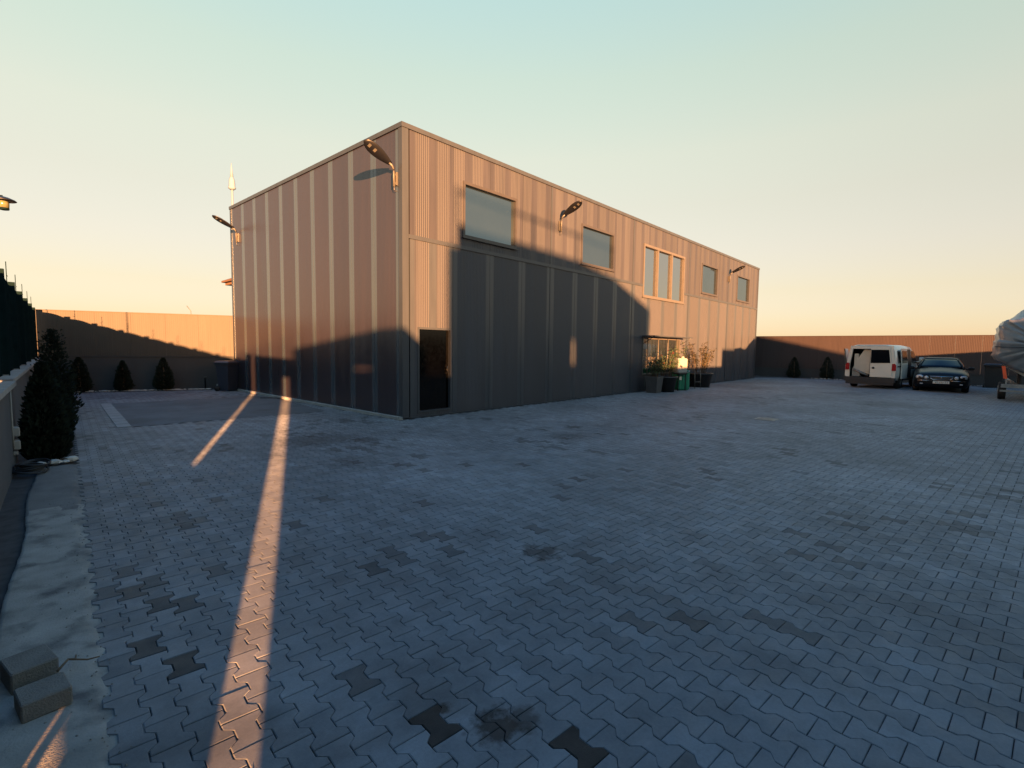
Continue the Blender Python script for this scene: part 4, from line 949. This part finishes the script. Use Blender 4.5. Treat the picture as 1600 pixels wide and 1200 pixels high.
# black saloon, nose towards the camera: local x runs from nose (0) to tail
car = tag(empty('car', (20.6,-8.62,0), R(3)), 'black saloon parked nose-on beside the white van', 'car')
def csec(x, hw_, zt, zb, crown=.04, sh=.72):
    return [(x,-hw_*.92,zb),(x,-hw_,zb+.14),(x,-hw_*1.0,sh-.12),(x,-hw_*.96,sh),(x,-hw_*.75,zt-crown*.3),(x,-hw_*.4,zt+crown*.6),(x,0,zt+crown),(x,hw_*.4,zt+crown*.6),(x,hw_*.75,zt-crown*.3),(x,hw_*.96,sh),(x,hw_*1.0,sh-.12),(x,hw_,zb+.14),(x,hw_*.92,zb)]
b = MB()
b.loft([csec(-.02,.60,.66,.26,.01,.58), csec(.03,.74,.74,.22,.02,.64), csec(.16,.85,.80,.20,.03,.70), csec(.5,.90,.86,.19,.05,.76), csec(1.2,.91,.94,.19,.05,.84), csec(1.6,.91,.97,.19,.04,.88), csec(2.4,.91,.98,.19,.04,.90), csec(3.6,.91,1.0,.19,.04,.92), csec(4.3,.89,.98,.22,.03,.90), csec(4.75,.80,.93,.3,.02,.84), csec(4.8,.7,.8,.4,.02,.74)], 0, True, True); b.build('body', M['carblack'], car)
def gsec(x, hw_, z): return [(x,-hw_,z)]
b = MB()
def gring(z, x0, x1, hw_, k=.10): return [(x0,-hw_+k,z),(x0-.05,0,z),(x0,hw_-k,z),(x0+.25,hw_,z),(x1-.25,hw_,z),(x1,hw_-k,z),(x1+.05,0,z),(x1,-hw_+k,z),(x1-.25,-hw_,z),(x0+.25,-hw_,z)]
b.loft([gring(.93,1.45,4.25,.82), gring(1.10,1.78,4.0,.77), gring(1.28,2.12,3.72,.68), gring(1.36,2.32,3.55,.62)], 0, True, True); b.build('greenhouse', M['carglass'], car)
b = MB(); b.loft([gring(1.345,2.28,3.60,.64), gring(1.40,2.40,3.48,.58), gring(1.425,2.65,3.3,.42)], 0, True, True); b.build('roof', M['carblack'], car)
for s in (-1, 1):
    b = MB(); b.tube([(1.43,s*.74,.935),(1.82,s*.70,1.13),(2.30,s*.575,1.365)], .028, 6); b.build('pillar', M['carblack'], car)
    b = MB()
    for yy, z, ry, rz_, nm in ((s*.70,.62,.135,.095,0),):
        b.loft([[(.015+k+.42*max(0,abs(yy+ry*f*math.cos(t))-.52), yy+ry*f*math.cos(t), z+rz_*f*math.sin(t)) for t in [2*math.pi*i/18 for i in range(18)]] for k, f in ((.06,1.),(-.035,.95),(-.06,.6))], 0, True, True)
    b.build('headlight', M['lens'], car)
    b = MB(); b.loft([[(.04+k, s*.475+.075*f*math.cos(t), .60+.075*f*math.sin(t)) for t in [2*math.pi*i/14 for i in range(14)]] for k, f in ((.0,1.),(-.075,.95),(-.10,.6))], 0, True, True); b.build('headlight', M['lens'], car)
    b = MB(); b.bbox((1.62,s*1.0-.10,.90),(1.74,s*1.0+.10,1.03), .03); b.tube([(1.70,s*.82,.93),(1.68,s*.95,.95)], .025, 6); b.build('mirror', M['carblack'], car)
    b = MB(); b.tube([(-.035,s*.30,.482),(-.03,s*.55,.48),(.05,s*.78,.475)], .012, 6); b.build('bumper_strip', M['chrome'], car)
    b = MB(); b.box((-.02,s*.62-.06,.33),(.05,s*.62+.06,.37)); b.build('fog_light', M['lens'], car)
    for x in (.87, 3.75):
        wheel(car, x, s*.80, .315, .22, s)
b = MB(); gp = [(-.27,.525),(.27,.525),(.34,.58),(.36,.66),(-.36,.66),(-.34,.58)]
b.loft([[(-.035,yy,z) for yy, z in gp], [(.02,yy,z) for yy, z in gp]]); b.build('grille', M['black'], car)
b = MB(); b.tube([(-.045,yy,z) for yy, z in gp+gp[:1]], .014, 6); b.tube([(-.045,0,.525),(-.045,0,.66)], .008, 6); b.build('grille_frame', M['chrome'], car)
for z in (.56, .61): b = MB(); b.box((-.042,-.32,z),(-.0352,.32,z+.008)); b.build('grille_bar', M['chrome'], car)
pl = MB(); pl.box((-.066,-.26,.365),(-.036,.26,.475)); plo = pl.build('number_plate', M['plate'], car)
for i, k in enumerate((-.19,-.135,-.05,.0,.05,.13,.18)):
    b = MB(); b.box((-.069,k-.018,.385),(-.0665,k-.006,.455)); b.box((-.0692,k-.0055,.445 if i % 2 else .385),(-.0662,k+.014,.455 if i % 2 else .395)); b.box((-.069,k+.0145,.385 if i % 3 else .415),(-.0665,k+.02,.455)); b.build('plate_character', M['ink'], plo)
b = MB(); b.lathe([(.008,.0),(.008,.035)], n=8); e_ = b.build('hood_ornament', M['chrome'], car); e_.location = (.10,0,.80)

# boat under a grey tarpaulin on a trailer, stern towards the camera
bt = tag(empty('covered_boat', (17.0,-11.25,0)), 'boat wrapped in silver-grey tarpaulin at the right edge', 'boat')
q = random.Random(5); b = MB(); rings = []
HALF = [(.0,.92),(.45,1.0),(.75,1.12),(1.12,1.40),(1.20,1.55),(1.19,1.95),(1.16,2.15),(1.13,2.55),(1.05,2.72),(.85,2.84),(.60,3.12),(.3,3.38),(0,3.48)]
STN = [(-.10,.25),(-.13,.5),(-.10,.72),(-.06,.90),(-.02,.975),(.05,1.),(.25,1.),(.6,1.),(1.0,1.),(1.5,1.),(2.1,1.),(2.8,1.),(3.6,1.),(4.4,1.),(5.2,1.),(6.0,1.),(6.4,1.)]
fine = []
for (a0, z0), (a1, z1) in zip(HALF[:-1], HALF[1:]): fine += [(a0+(a1-a0)*k/3, z0+(z1-z0)*k/3) for k in range(3)]
HALF = fine + [HALF[-1]]
for xi, (x, kk) in enumerate(STN):
    sc = 1 if x < 3 else 1-((x-3)/3.4)**2*.85
    top = 1 if x < 4 else 1-((x-4)/2.4)*.25
    cab = min(1, max(0, (x-1.5)/1.3)); cap_ = 2.76+.05*math.sin(x*3); prof = [(yy*sc, z if z < cap_ else cap_+(z-cap_)*(.12+.88*cab)) for yy, z in HALF]; ring = []; zc = 1.9
    for s in (1, -1):
        it = prof if s > 0 else prof[::-1][1:-1]
        for j, (yy, z) in enumerate(it):
            zz = zc+(.92+(z-.92)*top-zc)*kk; y2 = s*yy*kk
            fold = .020*math.sin(j*1.3+x*4.0)+.016*math.sin(j*2.7+s)+q.uniform(-.008,.008)
            pleat = (.035*math.sin(y2*13+zz*2.0)+.025*math.sin(y2*29-zz*3)+.05*math.sin(zz*5+y2*2))*(1-kk*.45) if kk < 1 else 0
            ring.append((x+pleat+(.018*math.sin(j*1.9) if kk < 1 else 0), y2*(1+fold*.9), zz+(fold*.8 if z > 1.0 else 0)))
    rings.append(ring)
b.loft(rings, 0, True, True); b.build('tarpaulin', M['tarp'], bt)
b = MB(); b.tube([(-.0,1.225,1.88),(-.14,1.02,1.86),(-.21,.6,1.85),(-.23,-.6,1.85),(-.0,-1.22,1.88)], .012, 6); b.build('strap', M['darkplastic'], bt)
b = MB(); b.loft([[(x,yy*k,z) for yy, z in ((-.55,.95),(0,.62),(.55,.95),(.9,1.2),(-.9,1.2))] for x, k in ((.1,1),(4,1),(6,.3))]); b.build('hull', M['white_plastic'], bt)
tr = tag(empty('boat_trailer', (17.0,-11.25,0)), 'galvanised trailer under the covered boat', 'trailer')
b = MB(); b.box((-.15,-1.0,.50),(-.02,1.0,.62)); b.build('rear_beam', M['steel'], tr)
b = MB(); b.box((-.1,-1.02,.36),(-.04,1.02,.42)); b.build('bumper_bar', M['steel'], tr)
for s in (-1, 1):
    b = MB(); b.box((-.019,s*.6-.05,.50),(6.2,s*.6+.05,.60)); b.build('side_beam', M['steel'], tr); b = MB(); b.box((.9,s*.52-.05,.601),(1.2,s*.52+.05,.95)); b.build('cradle', M['darkplastic'], tr)
    wheel(tr, 1.6, s*.9, .31, .2, s)
    b = MB(); b.add([(-.10,s*.93,1.22),(-.10,s*1.02,1.22),(-.10,s*.95,.80),(-.10,s*.86,.80),(-.03,s*.93,1.22),(-.03,s*1.02,1.22),(-.03,s*.95,.80),(-.03,s*.86,.80)], [(0,1,2,3),(7,6,5,4),(0,4,5,1),(1,5,6,2),(2,6,7,3),(3,7,4,0)]); b.build('marker_light', M['orange'], tr)
    b = MB(); b.box((-.09,s*.88-.02,.62),(-.04,s*.88+.02,.80)); b.build('light_post', M['steel'], tr)
wheelie((26.6,-10.35,0), math.pi/2, 'dark bin by the right wall between the black car and the boat', 1.15, .7, 'potblack')
